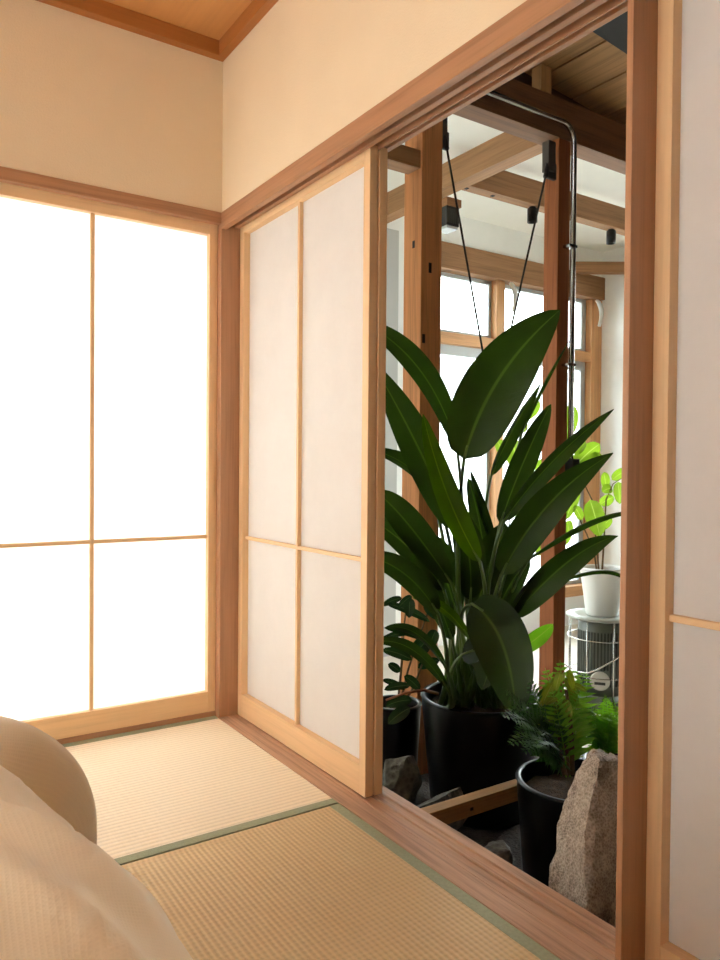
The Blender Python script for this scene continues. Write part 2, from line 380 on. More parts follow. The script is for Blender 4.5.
# ---------------------------------------------------------------- plant and rock coordinates (metres)
BLADES = [
 ((0.6557, -0.5953, 0.9575), (0.6645, -0.6921, 1.25), (0.8419, -0.855, 1.454), (-0.6438, -0.7502, -0.1508), 0.2182, 0.18, (0.9677, -0.3078, -0.0501), 0.0, 'leaf', (0.45, 0.72)),
 ((0.8542, -0.3302, 1.005), (0.7271, -0.3232, 1.347), (0.5016, -0.2064, 1.47), (-0.2425, -0.9673, 0.0736), 0.1043, 0.25, (0.8988, -0.2506, -0.0509), 0.0, 'leaf', (0.5, 0.5)),
 ((0.748, -0.4453, 0.6951), (0.6011, -0.4257, 1.005), (0.4349, -0.3453, 1.305), (-0.4268, -0.9016, -0.0712), 0.1392, 0.22, (0.9325, -0.3166, -0.0507), 0.0, 'leaf', (0.5, 0.75)),
 ((0.729, -0.6029, 0.5937), (0.596, -0.5582, 0.807), (0.537, -0.5132, 1.113), (-0.5497, -0.8333, -0.0593), 0.0879, 0.20, (0.9322, -0.2638, -0.0504), 0.0, 'leaf_lit', (0.5, 0.7)),
 ((0.9942, -0.4291, 0.7079), (1.069, -0.4682, 0.9601), (1.2, -0.4978, 1.185), (-0.5343, -0.8381, 0.1099), 0.1030, 0.22, (0.9909, -0.3534, -0.0499), 0.0, 'leaf', (0.5, 0.7)),
 ((1.07, -0.2961, 0.8949), (1.085, -0.3869, 1.084), (1.167, -0.4741, 1.269), (-0.1504, -0.9071, -0.393), 0.0691, 0.50, (1.028, -0.325, -0.05), 0.0, 'leaf', (0.6, 0.9)),
 ((1.14, -0.3997, 1.075), (1.181, -0.4479, 1.248), (1.306, -0.5037, 1.458), (0.061, -0.9563, -0.2859), 0.0244, 0.50, (1.04, -0.339, -0.0498), 0.0, 'leaf', (0.5, 0.8)),
 ((0.9326, -0.508, 0.7228), (1.029, -0.6521, 0.9827), (1.2, -0.7992, 1.147), (-0.466, -0.8386, -0.282), 0.0709, 0.50, (1.036, -0.3765, -0.0497), 0.0, 'leaf', (0.5, 0.8)),
 ((0.8335, -0.6015, 0.5399), (0.9016, -0.7257, 0.8366), (1.088, -0.8837, 0.9826), (-0.6905, -0.7206, -0.0624), 0.1316, 0.30, (1.035, -0.3047, -0.0497), 0.0, 'leaf', (0.45, 0.85)),
 ((1.023, -0.4504, 0.6139), (1.072, -0.5331, 0.8147), (1.226, -0.6395, 0.9497), (-0.2395, -0.9005, -0.3629), 0.0662, 0.50, (1.036, -0.3223, -0.0496), 0.0, 'leaf', (0.5, 0.6)),
 ((0.9742, -0.5984, 0.5854), (1.128, -0.7819, 0.7848), (1.235, -0.8897, 0.7732), (-0.3261, -0.7012, -0.6341), 0.0330, 0.50, (1.059, -0.3998, -0.0495), 0.0, 'leaf', (0.6, 0.7)),
 ((0.8663, -0.6263, 0.3844), (0.9952, -0.7915, 0.6576), (1.102, -0.8984, 0.6932), (-0.6794, -0.724, -0.1193), 0.1031, 0.30, (1.072, -0.3519, -0.0494), 0.0, 'leaf', (0.5, 0.95)),
 ((0.9613, -0.652, 0.4744), (1.171, -0.8429, 0.6318), (1.217, -0.8825, 0.4926), (-0.4822, -0.5858, -0.6514), 0.0218, 0.50, (1.052, -0.4128, -0.0494), 0.0, 'leaf', (0.6, 0.7)),
 ((0.7983, -0.2969, 0.7807), (0.6674, -0.2903, 0.9653), (0.5133, -0.223, 0.992), (-0.0227, -0.9528, 0.3027), 0.0657, 0.40, (0.9249, -0.2613, -0.0509), 0.0, 'leaf', (0.5, 0.6)),
 ((0.7974, -0.2348, 0.8579), (0.6852, -0.2414, 1.001), (0.5481, -0.1862, 0.9856), (-0.0064, -0.9387, 0.3448), 0.0354, 0.40, (0.9161, -0.2207, -0.0509), 0.0, 'leaf', (0.5, 0.6)),
 ((0.7055, -0.4806, 0.5013), (0.5116, -0.4303, 0.7746), (0.4174, -0.4022, 0.839), (-0.3109, -0.9494, -0.0449), 0.1115, 0.25, (0.9378, -0.2311, -0.0507), 0.0, 'leaf', (0.5, 0.6)),
 ((0.7459, -0.388, 0.463), (0.6085, -0.3771, 0.6473), (0.4258, -0.289, 0.7622), (-0.1653, -0.9754, 0.146), 0.1007, 0.25, (0.8894, -0.2236, -0.051), 0.0, 'leaf', (0.45, 0.6)),
 ((0.6306, -0.4925, 0.4006), (0.5045, -0.4891, 0.585), (0.3595, -0.4277, 0.6187), (-0.1, -0.9808, 0.1672), 0.0953, 0.30, (0.885, -0.2052, -0.0511), 0.0, 'leaf', (0.45, 0.55)),
 ((0.678, -0.6195, 0.4519), (0.7124, -0.7698, 0.3947), (0.6813, -0.8321, 0.1246), (-0.7466, -0.5612, 0.3572), 0.1891, 0.15, (1.021, -0.3623, -0.05), 0.0, 'leaf', (0.45, 0.55)),
 ((0.9791, -0.548, 0.2299), (1.007, -0.6491, 0.3143), (1.013, -0.6885, 0.3577), (-0.8561, -0.4449, -0.2629), 0.0634, 0.30, (1.049, -0.3991, -0.0493), 0.0, 'fern', (0.45, 0.7)),
 ((0.9151, -0.3827, 0.3615), (0.9549, -0.3998, 0.5498), (1.05, -0.4061, 0.7045), (-0.5321, -0.833, 0.1517), 0.1506, 0.25, (1.004, -0.3137, -0.0502), 0.0, 'leaf', (0.5, 0.6)),
 ((0.8829, -0.3011, 0.3514), (0.8077, -0.3012, 0.5582), (0.7589, -0.2728, 0.6625), (-0.4143, -0.9064, -0.0824), 0.1347, 0.25, (0.9398, -0.298, -0.0506), 0.0, 'leaf', (0.5, 0.6)),
 ((0.8279, -0.4435, 0.4258), (0.8118, -0.4834, 0.6112), (0.7482, -0.4437, 0.7883), (-0.4105, -0.9073, -0.0909), 0.1204, 0.25, (0.9619, -0.309, -0.0504), 0.0, 'leaf', (0.5, 0.6)),
 ((0.6731, -0.502, 0.1218), (0.5248, -0.4951, 0.3412), (0.382, -0.4482, 0.3212), (-0.0581, -0.982, 0.1799), 0.0461, 0.30, (0.8648, -0.2305, -0.0512), 0.0, 'leaf', (0.5, 0.6)),
 ((0.9034, -0.4967, 0.2747), (0.8959, -0.5123, 0.4602), (1.018, -0.5674, 0.5794), (-0.4739, -0.8802, -0.0267), 0.0987, 0.30, (1.025, -0.2962, -0.0498), 0.0, 'leaf', (0.5, 0.6)),
 ((0.7021, -0.543, 0.2539), (0.7599, -0.6943, 0.3427), (0.6582, -0.6955, 0.1727), (-0.8117, -0.0747, 0.5793), 0.1398, 0.20, (0.9797, -0.2596, -0.0503), 0.0, 'leaf', (0.4, 0.5)),
 ((1.029, -0.3982, 0.3847), (1.03, -0.389, 0.5799), (1.139, -0.4065, 0.677), (-0.4042, -0.9058, 0.127), 0.0886, 0.30, (1.041, -0.2875, -0.0498), 0.0, 'leaf', (0.5, 0.7)),
 ((0.8037, -0.3702, 0.2621), (0.7176, -0.3627, 0.4847), (0.6325, -0.3102, 0.5757), (-0.2933, -0.9558, 0.0226), 0.0919, 0.30, (0.9279, -0.302, -0.0508), 0.0, 'leaf', (0.5, 0.6)),
 ((1.037, -0.3762, 0.558), (0.984, -0.325, 0.7701), (0.9846, -0.2625, 0.919), (-0.0765, -0.9541, 0.2895), 0.0487, 0.40, (1.012, -0.2707, -0.0501), 0.0, 'leaf', (0.5, 0.7)),
 ((0.76, -0.5207, 0.2967), (0.6549, -0.5018, 0.4539), (0.553, -0.4396, 0.4574), (-0.061, -0.9205, 0.386), 0.0435, 0.40, (0.9638, -0.276, -0.0506), 0.0, 'leaf_lit', (0.5, 0.7)),
 ((0.8158, -0.618, 0.3089), (0.8614, -0.6687, 0.5139), (0.9838, -0.7249, 0.5982), (-0.2947, -0.9392, -0.1761), 0.0467, 0.40, (1.062, -0.3851, -0.0495), 0.0, 'leaf', (0.5, 0.8)),
 ((0.6542, -0.5118, 0.2067), (0.5303, -0.5099, 0.3926), (0.4109, -0.4666, 0.37), (0.0772, -0.9252, 0.3716), 0.0388, 0.40, (0.9083, -0.2414, -0.0511), 0.0, 'leaf', (0.5, 0.7)),
 ((0.9028, -0.5518, 0.5288), (0.9762, -0.6508, 0.758), (1.127, -0.7547, 0.8935), (-0.0251, -0.88, -0.4743), 0.0370, 0.50, (1.022, -0.3901, -0.0496), 0.0, 'leaf', (0.5, 0.8)),
 ((1.018, -0.3291, 0.4525), (1.018, -0.3194, 0.6693), (0.9912, -0.2435, 0.8859), (-0.3848, -0.9097, 0.1564), 0.0901, 0.30, (1.019, -0.273, -0.05), 0.0, 'leaf', (0.5, 0.6)),
]
LIME = [
 ((2.407, 0.4229, 0.9229), (2.464, 0.3684, 1.026), (2.521, 0.314, 1.077), (-0.6359, -0.7681, -0.0756), 0.1135, 0.20),
 ((2.546, 0.3902, 0.9238), (2.47, 0.4238, 0.9806), (2.393, 0.4574, 0.9939), (-0.5038, -0.7965, -0.3343), 0.0851, 0.20),
 ((2.417, 0.4797, 1.102), (2.421, 0.4614, 1.234), (2.424, 0.4431, 1.315), (-0.4884, -0.8624, -0.1331), 0.1041, 0.20),
 ((2.348, 0.4588, 0.7154), (2.366, 0.4303, 0.8165), (2.384, 0.4019, 0.8759), (-0.6602, -0.7419, -0.1167), 0.0662, 0.20),
 ((2.455, 0.3277, 0.7483), (2.467, 0.2999, 0.6683), (2.478, 0.272, 0.5351), (-0.8301, -0.5551, 0.0533), 0.1135, 0.20),
 ((2.437, 0.4012, 0.8049), (2.395, 0.4092, 0.7403), (2.354, 0.4172, 0.629), (-0.6809, -0.6854, 0.2581), 0.0662, 0.20),
 ((2.545, 0.3274, 0.7173), (2.567, 0.2952, 0.7528), (2.588, 0.263, 0.7663), (-0.7612, -0.6311, -0.1494), 0.0662, 0.20),
 ((2.604, 0.2906, 0.8656), (2.63, 0.2553, 0.9084), (2.657, 0.22, 0.9255), (-0.7994, -0.6008, 0.0027), 0.0615, 0.20),
 ((2.616, 0.3417, 0.8049), (2.598, 0.3362, 0.8723), (2.581, 0.3307, 0.9125), (-0.4732, -0.8479, -0.239), 0.0568, 0.20),
 ((2.591, 0.2386, 0.8548), (2.583, 0.2247, 0.807), (2.575, 0.2108, 0.7277), (-0.9173, -0.3497, 0.1906), 0.0615, 0.20),
 ((2.604, 0.2897, 0.8183), (2.567, 0.2962, 0.8161), (2.53, 0.3026, 0.7951), (-0.2842, -0.8577, 0.4285), 0.0615, 0.20),
 ((2.544, 0.3249, 0.5694), (2.561, 0.2962, 0.6181), (2.578, 0.2674, 0.6429), (-0.7546, -0.6388, -0.1501), 0.0568, 0.20),
 ((2.519, 0.3398, 0.4805), (2.534, 0.3124, 0.512), (2.549, 0.285, 0.5251), (-0.807, -0.5666, -0.1663), 0.0473, 0.20),
 ((2.397, 0.4244, 0.6272), (2.375, 0.4196, 0.5729), (2.353, 0.4147, 0.4821), (-0.7153, -0.6495, 0.2578), 0.0568, 0.20),
 ((2.456, 0.385, 0.6277), (2.424, 0.3888, 0.6822), (2.393, 0.3925, 0.7115), (-0.3206, -0.9341, -0.1571), 0.0568, 0.20),
 ((2.496, 0.3653, 1.012), (2.518, 0.3322, 1.003), (2.54, 0.2991, 0.9713), (-0.8705, -0.4044, -0.2805), 0.0662, 0.20),
 ((2.422, 0.4146, 1.012), (2.435, 0.3889, 1.068), (2.447, 0.3633, 1.1), (-0.938, -0.3392, 0.0708), 0.0710, 0.20),
]
LIME_STEMS = [[(2.544, 0.3191, 0.2265), (2.513, 0.3197, 0.4532), (2.489, 0.341, 0.7472), (2.43, 0.4203, 0.9526), (2.425, 0.4867, 1.114)], [(2.549, 0.3158, 0.2266), (2.547, 0.2978, 0.5124), (2.558, 0.2953, 0.7479), (2.592, 0.274, 0.8424), (2.636, 0.2452, 0.8781)], [(2.555, 0.3354, 0.2234), (2.563, 0.382, 0.4446), (2.494, 0.4317, 0.6237), (2.424, 0.4803, 0.7428)]]
LIME2 = [
 ((2.526, 0.9631, 1.25), (2.569, 0.917, 1.329), (2.613, 0.8709, 1.367), (-0.5997, -0.7821, -0.1694), 0.1055, 0.20),
 ((2.607, 0.9687, 1.22), (2.551, 0.9871, 1.211), (2.496, 1.006, 1.171), (-0.3654, -0.9215, 0.1318), 0.0844, 0.20),
 ((2.482, 0.9901, 1.118), (2.487, 0.9668, 1.043), (2.492, 0.9434, 0.9202), (-0.7837, -0.6126, 0.103), 0.1371, 0.20),
 ((2.607, 0.9026, 0.9211), (2.632, 0.8689, 0.9669), (2.656, 0.8353, 0.9873), (-0.5857, -0.7424, -0.3254), 0.0738, 0.20),
 ((2.617, 0.9556, 0.8875), (2.578, 0.9627, 0.8584), (2.54, 0.9697, 0.8012), (-0.5055, -0.8002, 0.3228), 0.0738, 0.20),
 ((2.635, 0.8831, 0.8555), (2.656, 0.8512, 0.886), (2.678, 0.8192, 0.8958), (-0.7475, -0.6311, -0.2072), 0.0844, 0.20),
 ((2.497, 0.9724, 0.7223), (2.511, 0.946, 0.7745), (2.525, 0.9195, 0.8026), (-0.7858, -0.6045, -0.1304), 0.0738, 0.20),
 ((2.442, 1.007, 0.59), (2.473, 0.9696, 0.6688), (2.503, 0.9325, 0.7107), (-0.5912, -0.7846, -0.1866), 0.0844, 0.20),
 ((2.569, 0.9248, 0.723), (2.579, 0.8988, 0.6881), (2.59, 0.8728, 0.6263), (-0.7603, -0.6268, 0.1706), 0.0949, 0.20),
 ((2.635, 0.8809, 0.7236), (2.645, 0.8547, 0.6759), (2.655, 0.8286, 0.5942), (-0.754, -0.6421, 0.1387), 0.0844, 0.20),
 ((2.661, 0.8581, 0.4602), (2.631, 0.8595, 0.4233), (2.6, 0.861, 0.3578), (-0.6159, -0.7069, 0.3478), 0.0738, 0.20),
 ((2.251, 1.136, 0.654), (2.262, 1.109, 0.6194), (2.274, 1.083, 0.5578), (-0.7141, -0.6708, 0.1999), 0.0738, 0.20),
 ((2.635, 0.8888, 1.185), (2.646, 0.8647, 1.259), (2.656, 0.8407, 1.302), (-0.627, -0.7537, -0.1968), 0.0844, 0.20),
 ((2.498, 0.982, 1.283), (2.458, 0.9921, 1.346), (2.417, 1.002, 1.378), (-0.547, -0.7806, -0.3024), 0.0791, 0.20),
 ((2.591, 0.9158, 1.053), (2.613, 0.8839, 1.098), (2.634, 0.8521, 1.118), (-0.684, -0.6939, -0.225), 0.0738, 0.20),
 ((2.443, 1.014, 1.018), (2.408, 1.02, 1.081), (2.373, 1.027, 1.116), (-0.4322, -0.8798, -0.1979), 0.0738, 0.20),
 ((2.535, 0.9434, 0.5249), (2.497, 0.9501, 0.4916), (2.459, 0.9568, 0.4285), (-0.5529, -0.7634, 0.3339), 0.0738, 0.20),
 ((2.607, 0.8952, 0.4927), (2.625, 0.8651, 0.5275), (2.644, 0.835, 0.5417), (-0.7647, -0.6198, -0.1763), 0.0738, 0.20),
]
LIME2_STEMS = [[(2.466, 1.042, 0.1204), (2.511, 0.9822, 0.4568), (2.58, 0.9186, 0.789), (2.608, 0.9048, 1.053), (2.537, 0.956, 1.263)], [(2.444, 1.057, 0.1202), (2.459, 0.9935, 0.4583), (2.481, 0.9856, 0.854), (2.471, 0.9986, 1.183)], [(2.477, 1.035, 0.1205), (2.583, 0.9333, 0.3913), (2.651, 0.8676, 0.592), (2.668, 0.8612, 0.8558)]]
RUBBER = [
 ((0.8723, -0.151, 0.2862), (0.7876, -0.1117, 0.3498), (0.7029, -0.0724, 0.3649), (-0.312, -0.9181, 0.2444), 0.0349, 0.20),
 ((0.7758, -0.0846, 0.3849), (0.7325, -0.074, 0.382), (0.6892, -0.0634, 0.3565), (-0.3146, -0.9066, 0.2812), 0.0291, 0.20),
 ((0.792, -0.1313, 0.3987), (0.759, -0.1277, 0.3861), (0.726, -0.1241, 0.3544), (-0.3457, -0.8597, 0.3759), 0.0291, 0.20),
 ((0.7851, -0.1269, 0.3904), (0.7742, -0.1383, 0.3621), (0.7632, -0.1497, 0.314), (-0.5575, -0.7378, 0.3806), 0.0465, 0.20),
 ((0.8515, -0.1384, 0.2112), (0.7737, -0.104, 0.2601), (0.6959, -0.0695, 0.2661), (-0.2247, -0.8651, 0.4484), 0.0349, 0.20),
 ((0.8377, -0.1286, 0.2443), (0.7599, -0.0949, 0.251), (0.6821, -0.0612, 0.2166), (-0.4107, -0.7166, 0.5638), 0.0291, 0.20),
 ((0.8338, -0.1865, 0.2227), (0.8007, -0.183, 0.2041), (0.7676, -0.1795, 0.1643), (-0.4397, -0.8036, 0.4012), 0.0698, 0.20),
 ((0.861, -0.204, 0.2638), (0.8379, -0.2072, 0.237), (0.8148, -0.2105, 0.189), (-0.5271, -0.754, 0.392), 0.0524, 0.20),
 ((0.7915, -0.1358, 0.1353), (0.7315, -0.1133, 0.1754), (0.6715, -0.0909, 0.1827), (-0.3015, -0.9443, 0.1319), 0.0407, 0.20),
 ((0.7854, -0.0981, 0.0028), (0.7371, -0.0834, 0.0409), (0.6887, -0.0686, 0.052), (-0.0707, -0.9109, 0.4064), 0.0291, 0.20),
 ((0.7783, -0.1409, 0.0312), (0.7253, -0.1236, 0.0404), (0.6722, -0.1063, 0.0227), (-0.2877, -0.7301, 0.6198), 0.0349, 0.20),
 ((0.8305, -0.1265, 0.0946), (0.8589, -0.1632, 0.1276), (0.8873, -0.1998, 0.1362), (-0.7831, -0.6214, -0.0255), 0.0407, 0.20),
 ((0.7683, -0.0853, 0.0774), (0.7388, -0.0832, 0.1064), (0.7093, -0.0812, 0.1181), (-0.1253, -0.9886, -0.083), 0.0349, 0.20),
 ((0.8204, -0.1749, 0.3697), (0.8346, -0.2029, 0.3506), (0.8487, -0.2309, 0.3108), (-0.6844, -0.6633, 0.3027), 0.0407, 0.20),
 ((0.7754, -0.0881, 0.1855), (0.7424, -0.0842, 0.1847), (0.7094, -0.0804, 0.1674), (-0.2072, -0.9046, 0.3725), 0.0291, 0.20),
 ((0.7606, -0.178, -0.0139), (0.708, -0.1611, -0.0083), (0.6555, -0.1442, -0.0295), (-0.3339, -0.8759, 0.3484), 0.0465, 0.20),
 ((0.7416, -0.1898, -0.04), (0.6959, -0.1779, -0.0543), (0.6503, -0.1659, -0.0948), (-0.4474, -0.8024, 0.3949), 0.0524, 0.20),
 ((0.8062, -0.1718, 0.018), (0.77, -0.1651, 0.0623), (0.7338, -0.1583, 0.083), (-0.1342, -0.9894, 0.0556), 0.0407, 0.20),
]
RUBBER_STEMS = [[(0.816, -0.0239, -0.0848), (0.8203, -0.0719, 0.0753), (0.8307, -0.1245, 0.211), (0.8655, -0.1456, 0.3276)], [(0.8089, -0.0192, -0.0849), (0.7873, -0.0731, 0.1223), (0.7825, -0.0912, 0.2728), (0.7965, -0.0984, 0.3893)], [(0.8231, -0.0286, -0.0848), (0.7974, -0.13, 0.0089), (0.8388, -0.1554, 0.1332), (0.8722, -0.1522, 0.2114)]]
FERN_A = [
 ((0.7665, -0.9525, -0.0555), (0.6771, -0.9208, 0.1939), (0.5877, -0.8892, 0.1632), 15, 0.0850, (-0.3704, -0.3693, 0.8523), 'fern_dark'),
 ((0.7751, -0.958, -0.0429), (0.6529, -0.965, 0.1619), (0.5307, -0.972, 0.1267), 15, 0.0850, (-0.3666, -0.3597, 0.8581), 'fern_dark'),
 ((0.772, -0.9561, -0.0548), (0.7615, -0.8868, 0.1869), (0.751, -0.8174, 0.1886), 15, 0.0850, (-0.3868, -0.3667, 0.8461), 'fern_dark'),
 ((0.7874, -0.9662, -0.0408), (0.8118, -0.8896, 0.1642), (0.8362, -0.8131, 0.2491), 15, 0.0850, (-0.4018, -0.365, 0.8399), 'fern'),
 ((0.7805, -0.9616, -0.0408), (0.849, -0.8843, 0.1716), (0.9175, -0.8069, 0.264), 15, 0.0850, (-0.4114, -0.3599, 0.8374), 'fern'),
 ((0.7833, -0.9635, -0.0463), (0.8391, -0.9386, 0.1718), (0.895, -0.9136, 0.19), 15, 0.0850, (-0.4112, -0.3419, 0.845), 'fern'),
 ((0.7876, -0.9666, -0.0587), (0.8885, -0.9112, 0.2022), (0.9894, -0.8557, 0.2232), 15, 0.0850, (-0.4191, -0.3443, 0.8401), 'fern'),
 ((0.7776, -0.96, -0.0591), (0.8889, -0.8814, 0.1422), (1, -0.8029, 0.2236), 15, 0.0850, (-0.4158, -0.3503, 0.8393), 'fern'),
 ((0.7724, -0.9562, -0.0415), (0.6414, -1.017, 0.1462), (0.5105, -1.079, 0.1339), 15, 0.0850, (-0.3741, -0.3469, 0.8601), 'fern_dark'),
 ((0.7801, -0.9613, -0.0406), (0.7604, -0.9458, 0.139), (0.7407, -0.9303, 0.2185), 15, 0.0850, (-0.3983, -0.3553, 0.8456), 'fern'),
 ((0.7694, -0.9543, -0.0479), (0.8145, -0.8626, 0.1385), (0.8596, -0.7709, 0.125), 15, 0.0850, (-0.3896, -0.3581, 0.8485), 'fern'),
 ((0.7804, -0.9616, -0.043), (0.6838, -0.9562, 0.0871), (0.5872, -0.9509, 0.0572), 15, 0.0850, (-0.3654, -0.3511, 0.8621), 'fern_dark'),
 ((0.7653, -0.9517, -0.0568), (0.8135, -0.9218, 0.0998), (0.8617, -0.892, 0.1564), 15, 0.0850, (-0.4026, -0.3448, 0.8479), 'fern'),
]
FERN_B = [
 ((1.087, -0.8542, -0.0902), (0.9916, -0.8947, 0.0487), (0.8966, -0.9351, 0.0233), 16, 0.0550, (-0.3971, -0.3256, 0.8581), 'fern'),
 ((1.095, -0.8602, -0.0992), (0.995, -0.8745, 0.0925), (0.8948, -0.8888, 0.0975), 16, 0.0550, (-0.4004, -0.3378, 0.8518), 'fern'),
 ((1.107, -0.8681, -0.0943), (1.073, -0.9074, 0.069), (1.039, -0.9466, 0.0991), 16, 0.0550, (-0.4195, -0.3188, 0.8499), 'fern'),
 ((1.108, -0.8686, -0.0995), (1.019, -0.8924, 0.0185), (0.9302, -0.9162, 0.0349), 16, 0.0550, (-0.4003, -0.3265, 0.8562), 'fern'),
 ((1.097, -0.8612, -0.0943), (1.006, -0.8755, 0.0845), (0.916, -0.8898, 0.0747), 16, 0.0550, (-0.4005, -0.3342, 0.8531), 'fern'),
 ((1.099, -0.8626, -0.1013), (1.069, -0.91, 0.0552), (1.04, -0.9575, 0.0624), 16, 0.0550, (-0.4169, -0.3146, 0.8528), 'fern'),
 ((1.097, -0.8611, -0.1011), (0.9782, -0.9229, 0.1182), (0.8599, -0.9846, 0.1429), 16, 0.0550, (-0.4088, -0.3312, 0.8504), 'fern'),
 ((1.098, -0.8618, -0.0915), (1.051, -0.9076, 0.0769), (1.004, -0.9534, 0.1005), 16, 0.0550, (-0.4168, -0.3208, 0.8505), 'fern'),
 ((1.1, -0.8634, -0.1011), (1.019, -0.8863, 0.0462), (0.9371, -0.9092, 0.0515), 16, 0.0550, (-0.402, -0.3282, 0.8548), 'fern'),
 ((1.086, -0.8542, -0.0955), (0.9973, -0.875, 0.0904), (0.9082, -0.8959, 0.0734), 16, 0.0550, (-0.4001, -0.3339, 0.8535), 'fern'),
 ((1.097, -0.8613, -0.105), (0.9953, -0.9139, 0.0301), (0.8939, -0.9664, 0.0389), 16, 0.0550, (-0.4007, -0.3228, 0.8575), 'fern'),
 ((1.112, -0.8712, -0.0942), (0.9852, -0.8965, 0.0734), (0.8587, -0.9218, 0.0943), 16, 0.0550, (-0.3988, -0.336, 0.8532), 'fern'),
 ((1.111, -0.8706, -0.103), (1.016, -0.9346, 0.115), (0.9213, -0.9987, 0.1859), 16, 0.0550, (-0.4206, -0.3274, 0.8461), 'fern'),
 ((1.092, -0.8579, -0.0963), (0.9753, -0.901, 0.0872), (0.8586, -0.944, 0.1538), 16, 0.0550, (-0.4064, -0.3378, 0.849), 'fern'),
 ((1.088, -0.8553, -0.1037), (1.029, -0.8638, 0.0542), (0.9702, -0.8722, 0.0864), 16, 0.0550, (-0.4058, -0.3333, 0.851), 'fern'),
 ((1.104, -0.866, -0.1051), (1.045, -0.879, 0.0245), (0.9861, -0.8921, 0.0058), 16, 0.0550, (-0.4015, -0.3233, 0.8569), 'fern'),
 ((1.108, -0.8684, -0.1004), (1.024, -0.929, 0.0507), (0.9407, -0.9896, 0.0532), 16, 0.0550, (-0.4087, -0.317, 0.8558), 'fern'),
 ((1.106, -0.8672, -0.0982), (1.04, -0.8615, 0.0317), (0.9738, -0.8557, 0.0399), 16, 0.0550, (-0.4006, -0.3316, 0.8541), 'fern'),
 ((1.087, -0.8548, -0.0989), (1.103, -0.8953, 0.061), (1.118, -0.9358, 0.0601), 16, 0.0550, (-0.4224, -0.3116, 0.8512), 'fern'),
 ((1.084, -0.8527, -0.0895), (1.078, -0.9076, 0.1088), (1.072, -0.9624, 0.0899), 16, 0.0550, (-0.4229, -0.3135, 0.8502), 'fern'),
 ((1.107, -0.8678, -0.0872), (1.001, -0.9043, 0.0918), (0.895, -0.9407, 0.139), 16, 0.0550, (-0.4085, -0.3341, 0.8494), 'fern'),
 ((1.087, -0.8544, -0.0886), (1.073, -0.8964, 0.0371), (1.058, -0.9383, 0.0565), 16, 0.0550, (-0.4167, -0.3155, 0.8526), 'fern'),
 ((1.11, -0.87, -0.09), (1.092, -0.8982, 0.128), (1.073, -0.9264, 0.12), 16, 0.0550, (-0.4232, -0.3205, 0.8475), 'fern'),
 ((1.085, -0.8534, -0.1043), (0.9807, -0.9111, 0.0934), (0.8766, -0.9689, 0.1492), 16, 0.0550, (-0.4099, -0.3325, 0.8494), 'fern'),
 ((1.088, -0.8553, -0.1044), (1.039, -0.8584, 0.0953), (0.9911, -0.8616, 0.1093), 16, 0.0550, (-0.4092, -0.3348, 0.8488), 'fern'),
 ((1.104, -0.8662, -0.104), (1.014, -0.8981, 0.0654), (0.925, -0.9301, 0.0253), 16, 0.0550, (-0.3999, -0.3243, 0.8573), 'fern'),
 ((1.112, -0.8715, -0.0985), (1.046, -0.8784, 0.0247), (0.9801, -0.8852, 0.024), 16, 0.0550, (-0.402, -0.3261, 0.8556), 'fern'),
 ((1.108, -0.8683, -0.087), (1.067, -0.8899, 0.0827), (1.025, -0.9115, 0.1514), 16, 0.0550, (-0.4204, -0.3285, 0.8458), 'fern'),
 ((1.107, -0.8679, -0.0971), (0.9827, -0.9007, 0.0829), (0.8586, -0.9334, 0.1253), 16, 0.0550, (-0.4027, -0.337, 0.851), 'fern'),
 ((1.105, -0.8667, -0.0885), (1.025, -0.8684, 0.0482), (0.9445, -0.87, 0.0848), 16, 0.0550, (-0.4029, -0.3354, 0.8516), 'fern'),
 ((1.106, -0.8677, -0.1061), (1.007, -0.9414, 0.1217), (0.9074, -1.015, 0.1131), 16, 0.0550, (-0.4133, -0.3206, 0.8523), 'fern'),
 ((1.086, -0.8539, -0.0933), (1.012, -0.9142, 0.1007), (0.9369, -0.9745, 0.1507), 16, 0.0550, (-0.4167, -0.3269, 0.8482), 'fern'),
 ((1.101, -0.864, -0.1039), (0.9948, -0.8987, 0.0377), (0.8888, -0.9334, 0.0525), 16, 0.0550, (-0.399, -0.3287, 0.856), 'fern'),
 ((1.091, -0.8574, -0.0902), (1.031, -0.8803, 0.044), (0.9706, -0.9031, 0.025), 16, 0.0550, (-0.4025, -0.3245, 0.856), 'fern'),
]
